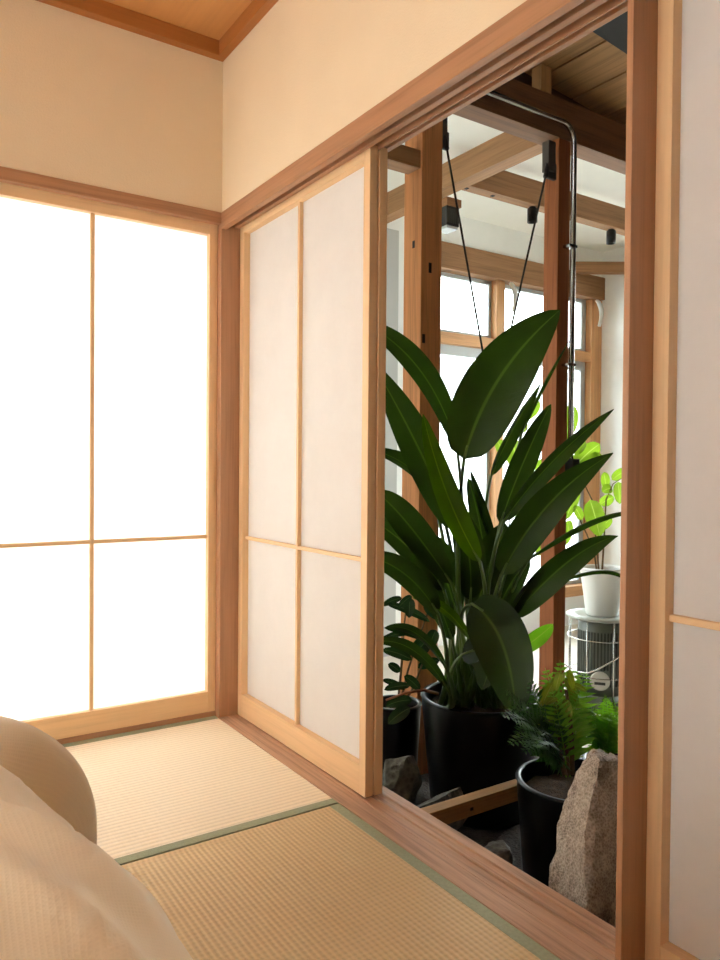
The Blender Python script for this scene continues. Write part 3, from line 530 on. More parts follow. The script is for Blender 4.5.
FERN_C = [
 ((0.78, -0.9013, -0.0529), (0.68, -0.8921, 0.1396), (0.58, -0.8828, 0.232), 16, 0.0750, (-0.3754, -0.3774, 0.8465), 'fern_dark'),
 ((0.7937, -0.9104, -0.0484), (0.6597, -0.9392, 0.1616), (0.5258, -0.9679, 0.1716), 16, 0.0750, (-0.37, -0.3651, 0.8543), 'fern_dark'),
 ((0.7832, -0.9034, -0.0485), (0.7377, -0.871, 0.1209), (0.6922, -0.8386, 0.1704), 16, 0.0750, (-0.3799, -0.3674, 0.8489), 'fern_dark'),
 ((0.7827, -0.9031, -0.049), (0.7511, -0.8793, 0.1335), (0.7195, -0.8556, 0.2359), 16, 0.0750, (-0.3908, -0.3687, 0.8434), 'fern_dark'),
 ((0.7755, -0.8983, -0.0506), (0.7745, -0.8958, 0.1321), (0.7736, -0.8932, 0.1549), 16, 0.0750, (-0.3928, -0.3519, 0.8496), 'fern_dark'),
 ((0.7996, -0.9144, -0.0487), (0.6397, -0.9564, 0.1331), (0.4797, -0.9983, 0.1149), 16, 0.0750, (-0.3607, -0.3593, 0.8607), 'fern_dark'),
 ((0.7935, -0.9102, -0.0438), (0.6945, -0.9627, 0.1417), (0.5955, -1.015, 0.1273), 16, 0.0750, (-0.379, -0.348, 0.8575), 'fern_dark'),
 ((0.792, -0.9094, -0.0555), (0.6381, -0.9854, 0.1319), (0.4842, -1.061, 0.1193), 16, 0.0750, (-0.3674, -0.3503, 0.8616), 'fern_dark'),
 ((0.7915, -0.909, -0.0508), (0.7507, -0.9403, 0.1364), (0.71, -0.9716, 0.1237), 16, 0.0750, (-0.3889, -0.3439, 0.8546), 'fern_dark'),
 ((0.7863, -0.9056, -0.0533), (0.6411, -0.9266, 0.1665), (0.4959, -0.9477, 0.1863), 16, 0.0750, (-0.3655, -0.372, 0.8532), 'fern_dark'),
 ((0.7976, -0.9129, -0.0436), (0.7278, -0.9242, 0.1589), (0.6581, -0.9355, 0.2014), 16, 0.0750, (-0.3872, -0.3604, 0.8486), 'fern_dark'),
 ((0.7758, -0.8986, -0.0555), (0.806, -0.8565, 0.1195), (0.8361, -0.8144, 0.1744), 16, 0.0750, (-0.395, -0.3586, 0.8458), 'fern_dark'),
]
OLIVE = [
 ((0.8858, -0.8866, 0.203), (0.8948, -0.9108, 0.2017), (0.9039, -0.935, 0.1876), (-0.5912, -0.4357, 0.6787), 0.0222, 0.20),
 ((0.8932, -0.8286, 0.119), (0.8697, -0.8311, 0.1141), (0.8462, -0.8337, 0.0966), (-0.1947, -0.7863, 0.5864), 0.0280, 0.20),
 ((0.8074, -0.8883, 0.2081), (0.7884, -0.8939, 0.198), (0.7693, -0.8995, 0.1755), (-0.1248, -0.8838, 0.4509), 0.0237, 0.20),
 ((0.8774, -0.822, 0.1547), (0.8524, -0.8236, 0.145), (0.8274, -0.8253, 0.1208), (-0.354, -0.7247, 0.5912), 0.0266, 0.20),
 ((0.9319, -0.8274, 0.1988), (0.9309, -0.8453, 0.1781), (0.9299, -0.8632, 0.1411), (-0.9133, -0.3309, 0.2373), 0.0240, 0.20),
 ((0.7887, -0.9044, 0.2), (0.7542, -0.8998, 0.188), (0.7196, -0.8951, 0.1564), (-0.5349, -0.334, 0.7761), 0.0314, 0.20),
 ((0.909, -0.8358, 0.1499), (0.9063, -0.8526, 0.1295), (0.9035, -0.8693, 0.0932), (-0.4497, -0.7496, 0.4856), 0.0306, 0.20),
 ((0.8125, -0.8937, 0.1475), (0.797, -0.9015, 0.1472), (0.7815, -0.9093, 0.1384), (0.1291, -0.6805, 0.7213), 0.0298, 0.20),
 ((0.8239, -0.8456, 0.1876), (0.7987, -0.8471, 0.1794), (0.7735, -0.8486, 0.1569), (-0.1487, -0.9309, 0.3336), 0.0251, 0.20),
 ((0.9303, -0.8442, 0.1793), (0.9291, -0.8617, 0.1735), (0.928, -0.8792, 0.1578), (-0.358, -0.4722, 0.8055), 0.0275, 0.20),
 ((0.8815, -0.8617, 0.2174), (0.8837, -0.8817, 0.1997), (0.8858, -0.9017, 0.1663), (-0.5303, -0.6895, 0.4933), 0.0287, 0.20),
 ((0.7599, -0.9156, 0.2313), (0.7347, -0.9174, 0.2109), (0.7096, -0.9191, 0.1717), (-0.5828, -0.617, 0.5289), 0.0276, 0.20),
 ((0.8422, -0.847, 0.1795), (0.8074, -0.8421, 0.1697), (0.7725, -0.8372, 0.1407), (-0.4488, -0.6112, 0.652), 0.0211, 0.20),
 ((0.9013, -0.8658, 0.1306), (0.8942, -0.8797, 0.1087), (0.8871, -0.8935, 0.0705), (-0.5279, -0.7172, 0.455), 0.0205, 0.20),
 ((0.8512, -0.8321, 0.2057), (0.8245, -0.8325, 0.2007), (0.7978, -0.8329, 0.1816), (-0.028, -0.995, 0.0962), 0.0210, 0.20),
 ((0.7749, -0.942, 0.2701), (0.7636, -0.9527, 0.2647), (0.7523, -0.9634, 0.2504), (-0.701, 0.0871, 0.7078), 0.0238, 0.20),
 ((0.8693, -0.8313, 0.1752), (0.8414, -0.8309, 0.1699), (0.8135, -0.8305, 0.15), (-0.291, -0.7246, 0.6248), 0.0240, 0.20),
 ((0.8513, -0.8301, 0.1644), (0.8311, -0.8348, 0.1642), (0.8109, -0.8395, 0.1538), (-0.1424, -0.4123, 0.8999), 0.0201, 0.20),
 ((0.7959, -0.9326, 0.1796), (0.7935, -0.9495, 0.1617), (0.7912, -0.9665, 0.1292), (-0.8049, -0.4553, 0.3805), 0.0286, 0.20),
 ((0.7602, -0.9365, 0.1929), (0.7326, -0.9363, 0.1921), (0.7051, -0.936, 0.1775), (-0.2336, -0.521, 0.8209), 0.0220, 0.20),
 ((0.9366, -0.8259, 0.2303), (0.9304, -0.8402, 0.2165), (0.9242, -0.8544, 0.1907), (-0.8068, -0.33, 0.4901), 0.0264, 0.20),
 ((0.8793, -0.8372, 0.2338), (0.8602, -0.8429, 0.2198), (0.841, -0.8485, 0.1919), (-0.0186, -0.961, 0.276), 0.0283, 0.20),
 ((0.8295, -0.8691, 0.2246), (0.8083, -0.8731, 0.222), (0.7871, -0.8771, 0.2082), (0.1191, -0.9781, 0.1708), 0.0257, 0.20),
 ((0.8474, -0.8516, 0.2177), (0.8179, -0.8505, 0.1984), (0.7883, -0.8493, 0.159), (-0.6698, -0.3357, 0.6623), 0.0205, 0.20),
 ((0.9258, -0.8456, 0.1609), (0.9237, -0.8625, 0.1483), (0.9215, -0.8794, 0.1235), (-0.5508, -0.5856, 0.5947), 0.0310, 0.20),
 ((0.8168, -0.8977, 0.2578), (0.7979, -0.9037, 0.2368), (0.779, -0.9096, 0.1986), (-0.7655, -0.3271, 0.5541), 0.0282, 0.20),
 ((0.7915, -0.9529, 0.2742), (0.7856, -0.9675, 0.2573), (0.7798, -0.982, 0.2266), (-0.2517, -0.797, 0.549), 0.0251, 0.20),
 ((0.8823, -0.8695, 0.1726), (0.8875, -0.8914, 0.1574), (0.8927, -0.9134, 0.1266), (-0.6784, -0.6024, 0.4206), 0.0258, 0.20),
 ((0.8148, -0.8928, 0.144), (0.7975, -0.8995, 0.1417), (0.7802, -0.9061, 0.1298), (-0.257, -0.314, 0.914), 0.0306, 0.20),
 ((0.7682, -0.9149, 0.1775), (0.7479, -0.9194, 0.1806), (0.7276, -0.9239, 0.1736), (0.0268, -0.4982, 0.8666), 0.0214, 0.20),
]
CANES = [[(0.7828, -0.9633, -0.0527), (0.7854, -0.9517, 0.0234), (0.7924, -0.9076, 0.0572), (0.8062, -0.8565, 0.0693)], [(0.7934, -0.9704, -0.0526), (0.8094, -0.9554, 0.0359), (0.8278, -0.93, 0.1228), (0.8563, -0.8877, 0.1896)], [(0.7592, -0.9714, -0.0447), (0.7616, -0.948, 0.011), (0.834, -0.8743, 0.1062), (0.8742, -0.7793, 0.1944)]]
ROCK = [(0.4, -1.364, 0.2326), (0.46, -1.371, 0.2201), (0.52, -1.347, 0.1666), (0.36, -1.343, 0.1846), (0.35, -1.37, 0.1595), (0.35, -1.328, 0.107), (0.33, -1.428, 0.1494), (0.68, -1.244, 0.0246), (0.32, -1.33, 0.0411), (0.28, -1.444, 0.0982), (0.3, -1.333, -0.038), (0.255, -1.466, 0.0231), (0.28, -1.345, -0.0751), (0.235, -1.492, -0.0527), (0.74, -1.264, -0.3301), (0.74, -1.242, -0.1626), (0.36, -1.42, 0.2299), (.6, -1.28, .10), (.72, -1.34, -.2), (.74, -1.42, -.455), (.60, -1.22, -.455), (.24, -1.33, -.455), (.19, -1.49, -.455), (.5, -1.58, -.455), (.5, -1.44, .2), (.2, -1.49, -.25), (.23,-1.36,-.25)]
MORT = [(1.795, 1.017, .045), (1.480, 0.984, .04)]
MORTL = (0.105, 1.910)
STONES = [(0.44, -0.4, -0.455, 0.1, 0.09, 0.25, 'grey stone nearest the foot of the screens, left of the big pot', 1), (0.64, -0.27, -0.455, 0.085, 0.075, 0.28, 'grey block stone between the small pot and the big pot', 2), (0.655, -0.49, -0.455, 0.12, 0.08, 0.235, 'flat pale stone lying in front of the big pot, left of the joist', 3), (0.36, -0.56, -0.455, 0.08, 0.06, 0.15, 'dark stone in the corner under the threshold left of the joist', 4), (0.5, -0.92, -0.455, 0.11, 0.1, 0.13, 'dim stone in the soil right of the joist', 5), (0.7, -0.74, -0.455, 0.06, 0.05, 0.12, 'small stone between the joist end and the fern pot', 6), (0.36, -1.14, -0.455, 0.08, 0.07, 0.27, 'angular stone beside the threshold left of the tall rock', 7), (0.28, -1.27, -0.455, 0.05, 0.05, 0.36, 'narrow stone leaning at the foot of the tall rock', 8), (0.42, -0.76, -0.455, 0.09, 0.08, 0.11, 'brown stone under the joist by the threshold', 9)]
CAM = [[0.83156, 0.001796, -0.555432, -1.101421], [-0.555378, 0.017079, -0.831423, -2.573386], [0.007993, 0.999853, 0.015199, 0.921205], [0.0, 0.0, 0.0, 1.0]]
TWIG = [(0.8225, -0.2668, 0.0232), (0.7635, -0.251, 0.0446), (0.6887, -0.2252, 0.0381), (0.6147, -0.2003, 0.0161)]
DPY = -0.273
SKY = 5.0
EXPO = 1.4

# ---------------------------------------------------------------- the tatami room
struct('floor', (-2.72, 0.0, -3.6, 0.14, -.20, -.05), M['tatami_core'])
struct('wall_far', (-2.72, .12, .006, .13, 1.85, 2.62), M['plaster'])
struct('wall_right', (.006, .12, -3.6, .006, 1.85, 3.05), M['plaster'])
struct('wall_left', (-2.82, -2.72, -3.6, -2.95, -.05, 2.62), M['dim_wall'])
struct('wall_left', (-2.82, -2.72, -.35, .13, -.05, 2.62), M['plaster'])
struct('wall_left', (-2.82, -2.72, -2.95, -.35, 1.85, 2.62), M['plaster'])
struct('trim_head_left', (-2.82, -2.70, -2.95, -.35, 1.811, 1.851), M['old_y'])
struct('trim_threshold_left', (-2.82, -2.70, -2.95, -.35, -.05, .0), M['old_y'])
struct('wall_right_light_block', (.17, .24, -3.6, -1.75, -.62, 3.05), M['dim_wall'])  # unseen wall added to keep light off the back of the right screen
struct('wall_near', (-2.82, .12, -3.72, -3.6, -.05, 2.62), M['dim_wall'])
struct('wall_far', (-2.82, -1.80, .006, .13, -.05, 1.85), M['plaster'])
struct('ceiling', (-2.82, .006, -3.6, .006, 2.45, 2.50), M['ceiling'])
struct('trim_cornice_far', (-2.72, .006, -.032, .006, 2.398, 2.45), M['cornice'], .002)
struct('trim_cornice_right', (-.026, .006, -3.6, -.032, 2.398, 2.45), M['cornice_y'], .002)
# corner pillar and the head and foot rails of the sliding screens
struct('trim_corner_pillar', (.0015, .12, .0, .172, -.05, 1.851), M['old_z'], .003)
b = MB()
b.box(-1.80, .0015, 0, .030, 1.811, 1.851, .002); b.box(-1.80, .0015, .093, .17, 1.80, 1.85); b.box(-1.80, .0015, .030, .093, 1.832, 1.85)
tag(b.build('trim_head_far', M['old_x']), kind='structure')
b = MB()                                             # the head rail, three grooves open below
b.box(0, .150, -3.6, .0, 1.832, 1.850)
for x0, x1, z in ((0, .022, 1.792), (.052, .070, 1.803), (.1015, .1065, 1.808), (.1345, .150, 1.819)): b.box(x0, x1, -3.6, .0, z, 1.834, .0015)
tag(b.build('trim_head_right', M['old_y']), kind='structure')
b = MB()                                             # the threshold with two shallow running grooves
b.box(.0, .166, -3.6, .0, -.05, -.006)
for x0, x1 in ((.0, .058), (.060, .072), (.1015, .1065), (.1345, .166)): b.box(x0, x1, -3.6, .0, -.007, .0, .0012)
tag(b.build('trim_threshold_right', M['sill']), kind='structure')
struct('trim_threshold_far', (-1.80, .0015, .031, .17, -.05, .016), M['old_x'])
struct('trim_jamb_right', (.008, .142, -1.748, -1.735, .0, 1.803), M['old_z'], .002)

def shoji(ax, a0, a1, f0, f1, label, group=None, bw=.006, zbar=.662, zb=.0, tr=1.783, brt=.082, paper='paper'):
    """a sliding paper screen; ax 0: spans x at depth y f0..f1, ax 1: spans y at depth x f0..f1"""
    def d(u0, u1, w0, w1, z0, z1): return (u0, u1, w0, w1, z0, z1) if ax == 0 else (w0, w1, u0, u1, z0, z1)
    mid = (a0+a1)/2
    r = thing('shoji_screen', (mid, f0, 0) if ax == 0 else (f0, mid, 0), label, 'sliding screen', group)
    zt, st = 1.818, .031
    g = 'x' if ax == 0 else 'y'
    box('stile', d(a0, a0+st, f0, f1, zb, zt), M['cyp_z'], r, .0015)
    box('stile', d(a1-st, a1, f0, f1, zb, zt), M['cyp_z'], r, .0015)
    box('top_rail', d(a0+st, a1-st, f0+.0005, f1-.001, tr, zt), M['cyp_'+g], r, .0012)
    box('bottom_rail', d(a0+st, a1-st, f0+.0005, f1-.001, zb, brt), M['cyp_'+g], r, .0012)
    box('upright_bar', d(mid-bw, mid+bw, f0+.011, f0+.0252, brt, tr), M['cyp_z'], r, .001)
    box('crossbar', d(a0+st, mid-bw, f0+.012, f0+.0252, zbar-bw, zbar+bw), M['cyp_'+g], r, .001)
    box('crossbar', d(mid+bw, a1-st, f0+.012, f0+.0252, zbar-bw, zbar+bw), M['cyp_'+g], r, .001)
    box('paper', d(a0+st, a1-st, f0+.0252, f0+.026, brt, tr), M[paper], r)
    return r
shoji(0, -.887, .001, .034, .0605, 'bright backlit paper sliding screen in the wall facing us, left of the corner pillar', bw=.0068, zbar=.665, zb=.016, tr=1.775, brt=.092, paper='thick_paper')
shoji(0, -1.79, -.87, .064, .0905, 'backlit paper sliding screen just outside the left edge of the picture', zb=.016, tr=1.775, brt=.092, paper='thick_paper')
shoji(1, -.850, -.002, .075, .1015, 'cream paper sliding screen facing us right of the corner pillar, pushed open')
shoji(1, -.852, -.004, .1065, .1335, 'rear paper sliding screen stacked behind the opened one, only its end edge showing')
shoji(1, -2.62, -1.748, .075, .1015, 'dim paper sliding screen at the right edge of the picture, beside the brown jamb')
for ya, yb, xa, wd in ((-2.95, -2.08, -2.80, 'nearest'), (-2.08, -1.21, -2.77, 'middle'), (-1.21, -.35, -2.80, 'farthest')):
    shoji(1, ya, yb, xa, xa+.0265, wd+' paper sliding screen in the left side wall, outside the picture, sized to add fill light', paper='fill_paper')  # unseen screens, widened and made extra translucent as room fill
# tatami mats: each a thing with rush cover and cloth borders
def tatami(x0, x1, y0, y1, long_ax, label, mat, wf=.031):
    r = thing('tatami_mat', ((x0+x1)/2, (y0+y1)/2, -.05), label, 'tatami mat', 'tatami mats on the floor')
    w = .031
    box('core', (x0, x1, y0, y1, -.05, -.006), M['tatami_core'], r)
    if long_ax == 0:
        box('rush_cover', (x0, x1, y0+w, y1-wf, -.006, -.001), mat, r)
        box('cloth_border', (x0, x1, y0, y0+w, -.006, .0), M['heri'], r, .001)
        box('cloth_border', (x0, x1, y1-wf, y1, -.006, .0), M['heri'], r, .001)
    else:
        box('rush_cover', (x0+w, x1-w, y0, y1, -.006, -.001), mat, r)
        box('cloth_border', (x0, x0+w, y0, y1, -.006, .0), M['heri'], r, .001)
        box('cloth_border', (x1-w, x1, y0, y1, -.006, .0), M['heri'], r, .001)
    return r
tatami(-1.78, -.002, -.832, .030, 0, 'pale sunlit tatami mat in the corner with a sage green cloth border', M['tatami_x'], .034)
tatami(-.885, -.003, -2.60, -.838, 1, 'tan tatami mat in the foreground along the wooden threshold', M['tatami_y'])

# bed: one soft duvet over everything
def duvet():
    lo, hi = Vector((-2.05, -3.0, .0)), Vector((-.735, -.975, .505)); r = .21
    b = MB(); bm = b.bm
    nx, ny, nz = 60, 110, 26
    def surf(p):
        c = Vector([min(max(p[i], lo[i]+r), hi[i]-r) for i in range(3)])
        d = p-c
        return c+d.normalized()*r if d.length > 1e-6 else p
    def disp(q, n):
        x, y, z = q
        yc = -1.285-.10*(x+.9)-.06*max(0, .40-z)
        cr = -.075*math.exp(-((y-yc)/.05)**2)*min(1, max(.3, (x+1.10)/.28))
        sh = -.03*math.exp(-((y-yc+.02)/.16)**2)
        # long soft folds fanning over the near part
        f = 0
        if y < -1.3:
            u = .9*x+.4*y+.012*math.sin(y*9+1)
            for k, uc in enumerate((-1.457, -1.545, -1.64, -1.72, -1.81, -1.92)):
                f += (.026, .022, .026, .018, .022, .018)[k]*math.exp(-((u-uc-.1*max(0, -1.75-y)*(k % 2))/.023)**2)
            f *= min(1, (-1.3-y)*5)*min(1, max(.25, (-.80-x)*9+.25))
            f += .0025*math.sin(u*90+2*math.sin(y*5))
        else:
            f = .004*math.sin((y+x*.6)*40)
        k = noise.noise(Vector((x*2.6, y*2.6, z*2.5)))*.008+noise.noise(Vector((x*9, y*7, z*8)))*.004
        q2 = q+n*(cr+sh+f+k)*min(1, max(0, z/.14))
        if y < -1.35: q2.x -= .10*(-1.35-y)
        s = math.exp(-((y+1.46)/.16)**2) if y < -1.27 else 0
        q2.x -= .046*s*min(1, z/.3); q2.z -= .03*s*min(1, max(0, (x+.98)/.2))*min(1, max(0, z)/.3)
        if z > .3: q2.z += .05*math.exp(-((y+1.37)/.10)**2)*min(1, max(0, (-.83-x)/.1))*min(1, (z-.3)/.12)
        return q2
    uvl = bm.loops.layers.uv.new('UVMap')
    def grid(fn, na, nb, su, sv):
        g = [[None]*(nb+1) for _ in range(na+1)]
        for i in range(na+1):
            for j in range(nb+1):
                p = fn(i/na, j/nb); q = surf(p)
                c = Vector([min(max(p[k], lo[k]+r), hi[k]-r) for k in range(3)])
                n = (q-c).normalized()
                g[i][j] = bm.verts.new(disp(q, n))
        for i in range(na):
            for j in range(nb):
                f = bm.faces.new((g[i][j], g[i+1][j], g[i+1][j+1], g[i][j+1])); f.smooth = True
                for l, (a, d) in zip(f.loops, ((i, j), (i+1, j), (i+1, j+1), (i, j+1))): l[uvl].uv = (a/na*su, d/nb*sv)
    L = lambda a, c, t: a+(c-a)*t
    X0, X1, Y0, Y1, Z1 = lo.x, hi.x, lo.y, hi.y, hi.z
    zb = .0
    lo.z = -.3
    grid(lambda u, v: Vector((L(X0, X1, u), L(Y0, Y1, v), Z1)), nx, ny, 1.33, 2.0)
    grid(lambda u, v: Vector((X1, L(Y0, Y1, v), L(zb, Z1, u))), nz, ny, .47, 2.0)
    grid(lambda u, v: Vector((L(X0, X1, u), Y1, L(zb, Z1, v))), nx, nz, 1.33, .47)
    grid(lambda u, v: Vector((X0, L(Y0, Y1, v), L(zb, Z1, u))), nz, ny, .47, 2.0)
    grid(lambda u, v: Vector((L(X0, X1, u), Y0, L(zb, Z1, v))), nx, nz, 1.33, .47)
    bmesh.ops.remove_doubles(bm, verts=bm.verts[:], dist=.0008)
    o = b.build('duvet', M['cloth'], None, (-1.4, -2.0, 0))
    return tag(o, 'cream waffle-weave duvet heaped in soft folds on the tatami in the near left corner', 'duvet')
duvet()

# ---------------------------------------------------------------- the sunroom beyond: shell
struct('ground', (.166, 1.62, -3.6, .16, -.62, -.455), M['earth'])
struct('floor_sunroom', (1.62, 4.52, -3.6, .16, -.62, -.45), M['concrete'])
struct('floor_sunroom', (.17, 4.52, .16, 1.99, -.62, -.45), M['concrete'])
struct('wall_foundation_right', (.02, .15, -3.6, .12, -.62, -.05), M['earth'])
struct('wall_sunroom_left', (.07, .17, .14, 1.99, -.62, 2.95), M['white'])
XW0 = 2.42
struct('wall_sunroom_far', (.17, .55, 1.90, 2.02, -.62, 2.95), M['white'])
struct('wall_sunroom_far', (1.60, XW0, 1.90, 2.02, -.62, 2.46), M['white'])
struct('wall_sunroom_far', (.17, 4.62, 1.905, 2.02, 2.66, 2.95), M['white'])
struct('wall_sunroom_far', (XW0, 4.62, 1.905, 2.02, -.62, -.19), M['white'])
struct('wall_sunroom_far', (.55, 1.60, 1.90, 2.02, -.62, .0), M['white'])
struct('wall_sunroom_far', (.17, 2.442, 1.905, 2.02, 2.46, 2.66), M['white'])
struct('trim_grey_pilaster', (2.055, 2.185, 1.86, 1.905, -.45, 2.66), plain('pale_grey_plaster', srgb(196, 196, 192), .85))
struct('wall_sunroom_right', (4.52, 4.64, 1.35, 2.02, -.62, 2.95), M['white'])
struct('wall_sunroom_right', (4.52, 4.64, -3.6, -.1, -.62, 2.95), M['dim_wall'])
struct('wall_sunroom_right', (4.52, 4.64, -.1, 1.35, -.62, .0), M['white'])
struct('wall_sunroom_right', (4.52, 4.64, -.1, 1.35, 2.3, 2.95), M['white'])
struct('wall_sunroom_near', (.12, 4.64, -3.72, -3.6, -.62, 3.2), M['dim_wall'])
struct('ceiling_sunroom', (.07, 4.64, .195, 2.02, 2.90, 2.95), M['whiteceil'])
struct('trim_ceiling_joint', (2.1, 4.5, .520, .526, 2.896, 2.901), M['alu'])

# windows of the far wall: upper and lower lights left and right of the post
def window(n, x0, x1, z0, z1, top=.03, side=.035):
    y0, y1 = 1.965, 2.0
    b = MB()
    b.box(x0, x0+side, y0, y1, z0, z1); b.box(x1-side, x1, y0, y1, z0, z1)
    b.box(x0+side, x1-side, y0, y1, z1-top, z1); b.box(x0+side, x1-side, y0, y1, z0, z0+.03)
    w = b.build('window_%d' % n, M['alu'], None, ((x0+x1)/2, y0, z0)); tag(w, kind='structure')
    box('pane', (x0+side, x1-side, 1.98, 1.984, z0+.03, z1-top), M['glass'], w)
window(1, XW0, 3.215, 1.985, 2.46); window(2, 3.30, 4.372, 1.985, 2.46, side=.055)
window(3, XW0, 3.215, -.10, 1.90, top=.078); window(4, 3.30, 4.372, -.10, 1.90, top=.078, side=.055)
window(5, .55, 1.60, .0, 2.46)  # unseen window added to bring more light into the sunroom
struct('trim_window_transom', (XW0, 3.21, 1.905, 1.99, 1.90, 1.985), M['new_x'], .002)
struct('trim_window_transom', (3.30, 4.375, 1.905, 1.99, 1.90, 1.985), M['new_x'], .002)
struct('trim_window_sill', (XW0, 4.50, 1.86, 2.0, -.19, -.10), M['new_x'], .003)
b = MB(); b.box(4.52, 4.56, -.1, 1.35, 0, .05); b.box(4.52, 4.56, -.1, 1.35, 2.25, 2.3)
for y in (-.1, 1.3): b.box(4.52, 4.56, y, y+.05, .05, 2.25)
w6 = tag(b.build('window_6', M['alu'], None, (4.54, 0, 0)), kind='structure')  # unseen side window, added to light the sunroom and plants from the right
box('pane', (4.538, 4.542, -.05, 1.3, .05, 2.25), M['glass'], w6)

# timber frame: every post and beam is a member of its own
def member(name, dims, mat, label, cat, bev=.003):
    x0, x1, y0, y1, z0, z1 = dims
    return tag(box(name, dims, mat, None, bev, ((x0+x1)/2, (y0+y1)/2, z0)), label, cat)
pa = member('wooden_post', (.967, 1.083, .05, .178, -.45, 2.60), M['post_z'], 'thick reddish wooden post with dark mortise knots just right of the open paper screens', 'post')
for (z, x, hh) in MORT:
    box('mortise', (x-.008, x+.008, .0478, .0506, z, z+hh), M['nail'], pa, .0008)
box('mortise', (.9648, .9674, MORTL[0]-.008, MORTL[0]+.008, MORTL[1], MORTL[1]+.032), M['nail'], pa, .0008)
member('wooden_post', (1.845, 1.932, .05, .145, -.45, 2.60), M['post_dark'], 'dark wooden post standing behind the big leaves, with a metal conduit down its right side', 'post')
member('window_post', (3.21, 3.30, 1.90, 2.0, -.10, 2.46), M['new_z'], 'light timber post between the two far windows', 'post')
member('window_post', (4.375, 4.515, 1.90, 2.0, -.10, 2.46), M['new_z'], 'light timber post at the right end of the far windows beside the white wall', 'post')
member('roof_beam', (.15, 4.5, .05, .168, 2.602, 2.80), M['beam_dark'], 'dark wooden beam across the top of the opening, the metal conduit running along it', 'beam')
member('roof_beam', (1.85, 1.955, .17, 1.90, 2.622, 2.775), M['beam_y'], 'dark-sided wooden beam running from above the conduit bend away to the left', 'beam')
b3 = member('roof_beam', (1.956, 4.52, .90, .985, 2.655, 2.815), M['beam_x'], 'light wooden beam with bolt holes, two black spotlights under it', 'beam')
for x in (2.02, 2.24): box('bolt', (x-.012, x+.012, .932, .956, 2.652, 2.6565), M['nail'], b3)
member('window_header', (2.44, 4.515, 1.87, 2.0, 2.463, 2.662), M['beam_x'], 'broad wooden header beam over the far windows', 'beam')
member('lintel_beam', (.13, .966, .06, .15, 2.25, 2.33), M['beam_x'], 'short wooden lintel left of the thick post, at the top of the gap beside the screens', 'beam')
b = MB(); b.box(-.09, .405, -.045, .045, 2.645, 2.735, .002)
br = b.build('corner_brace', M['beam_x'], None, (0, 0, 2.648)); br.location = (4.16, 1.84, 2.648); br.rotation_euler = (0, 0, -math.radians(34.5))
tag(br, 'level wooden corner brace between the window header and the right white wall', 'brace')
# roof over the planted strip
def roof_z(x): return 2.872+.1*(2.4-x)
b = MB()
edges = [.125, .48, .745, 1.01, 1.277, 1.543, 1.809, 2.075, 2.341, 2.607, 2.873, 3.139, 3.405, 3.671, 3.937, 4.203, 4.60]
for x0, x1 in zip(edges[:-1], edges[1:]):
    q = bmesh.new()
    vs = [q.verts.new((x, y, roof_z(x)+dz)) for x in (x0+.006, x1-.006) for y in (-3.6, .17) for dz in (0, .025)]
    for f in ((0,1,3,2), (4,6,7,5), (0,4,5,1), (2,3,7,6), (0,2,6,4), (1,5,7,3)): q.faces.new([vs[i] for i in f])
    b.add(q)
b.box(.125, 4.6, -3.6, .20, 3.22, 3.24)
tag(b.build('ceiling_roof_boards', M['board_y']), kind='structure')
q = bmesh.new()
vs = [q.verts.new((x, y, roof_z(x)+dz)) for x in (1.2, 4.4) for y in (-2.6, DPY) for dz in (-.014, -.004)]
for f in ((0,1,3,2), (4,6,7,5), (0,4,5,1), (2,3,7,6), (0,2,6,4), (1,5,7,3)): q.faces.new([vs[i] for i in f])
dp = MB(); dp.add(q)  # dark colour stands in for an unlit opening in the roof
tag(dp.build('dark_void_sheet', M['darkvoid'], None, (2.8, -1.4, 2.83)), 'dark sheet standing in for an unlit hole in the roof boards at the top right corner of the opening', 'panel')
member('roof_strut', (1.712, 1.785, .05, .115, 2.80, 2.932), M['board_z'], 'short pale wooden strut standing on the dark beam under the roof boards', 'strut')

q = bmesh.new()
vs = [q.verts.new((x, y, roof_z(x)+dz)) for x in (.3, 1.60) for y in (-.9, .17) for dz in (-.014, -.004)]
for f in ((0,1,3,2), (4,6,7,5), (0,4,5,1), (2,3,7,6), (0,2,6,4), (1,5,7,3)): q.faces.new([vs[i] for i in f])
dp = MB(); dp.add(q)  # dark sheet in place of the shaded void beside the strut
tag(dp.build('dark_void_sheet', M['darkvoid'], None, (1.0, -.4, 3.07)), 'dark sheet standing in for shade under the roof boards in the corner left of the pale strut', 'panel')
struct('wall_roof_filler', (.07, 4.64, .171, .195, 2.80, 3.24), M['filler'])  # added filler that closes the gap above the beam against stray light
# conduit with junction box
ctl = [(.16, .018, 2.668), (1.835, .018, 2.668)]
pts = [Vector(p) for p in ctl]
R = .085
for k in range(1, 9):
    a = PI/2*k/8
    pts.append(Vector((1.835+R*math.sin(a), .018, 2.668-R+R*math.cos(a))))
pts += [Vector((1.92, .018, 2.3)), Vector((1.92, .018, .98))]
cd = tag(MB().tube(pts, .0145, 12).build('metal_conduit', M['steel'], None, (1.92, .018, .98)), 'shiny metal conduit bending from the top beam down the dark post', 'pipe')
for z in (2.05, 1.45): MB().box(1.88, 1.938, .004, .05, z, z+.014, .002).build('clamp', M['steel'], cd)
jb = tag(MB().box(1.915, 1.965, -.005, .05, .89, .98, .004).build('junction_box', M['black'], None, (1.955, .02, .89)), 'small dark junction box at the lower end of the metal conduit', 'box')

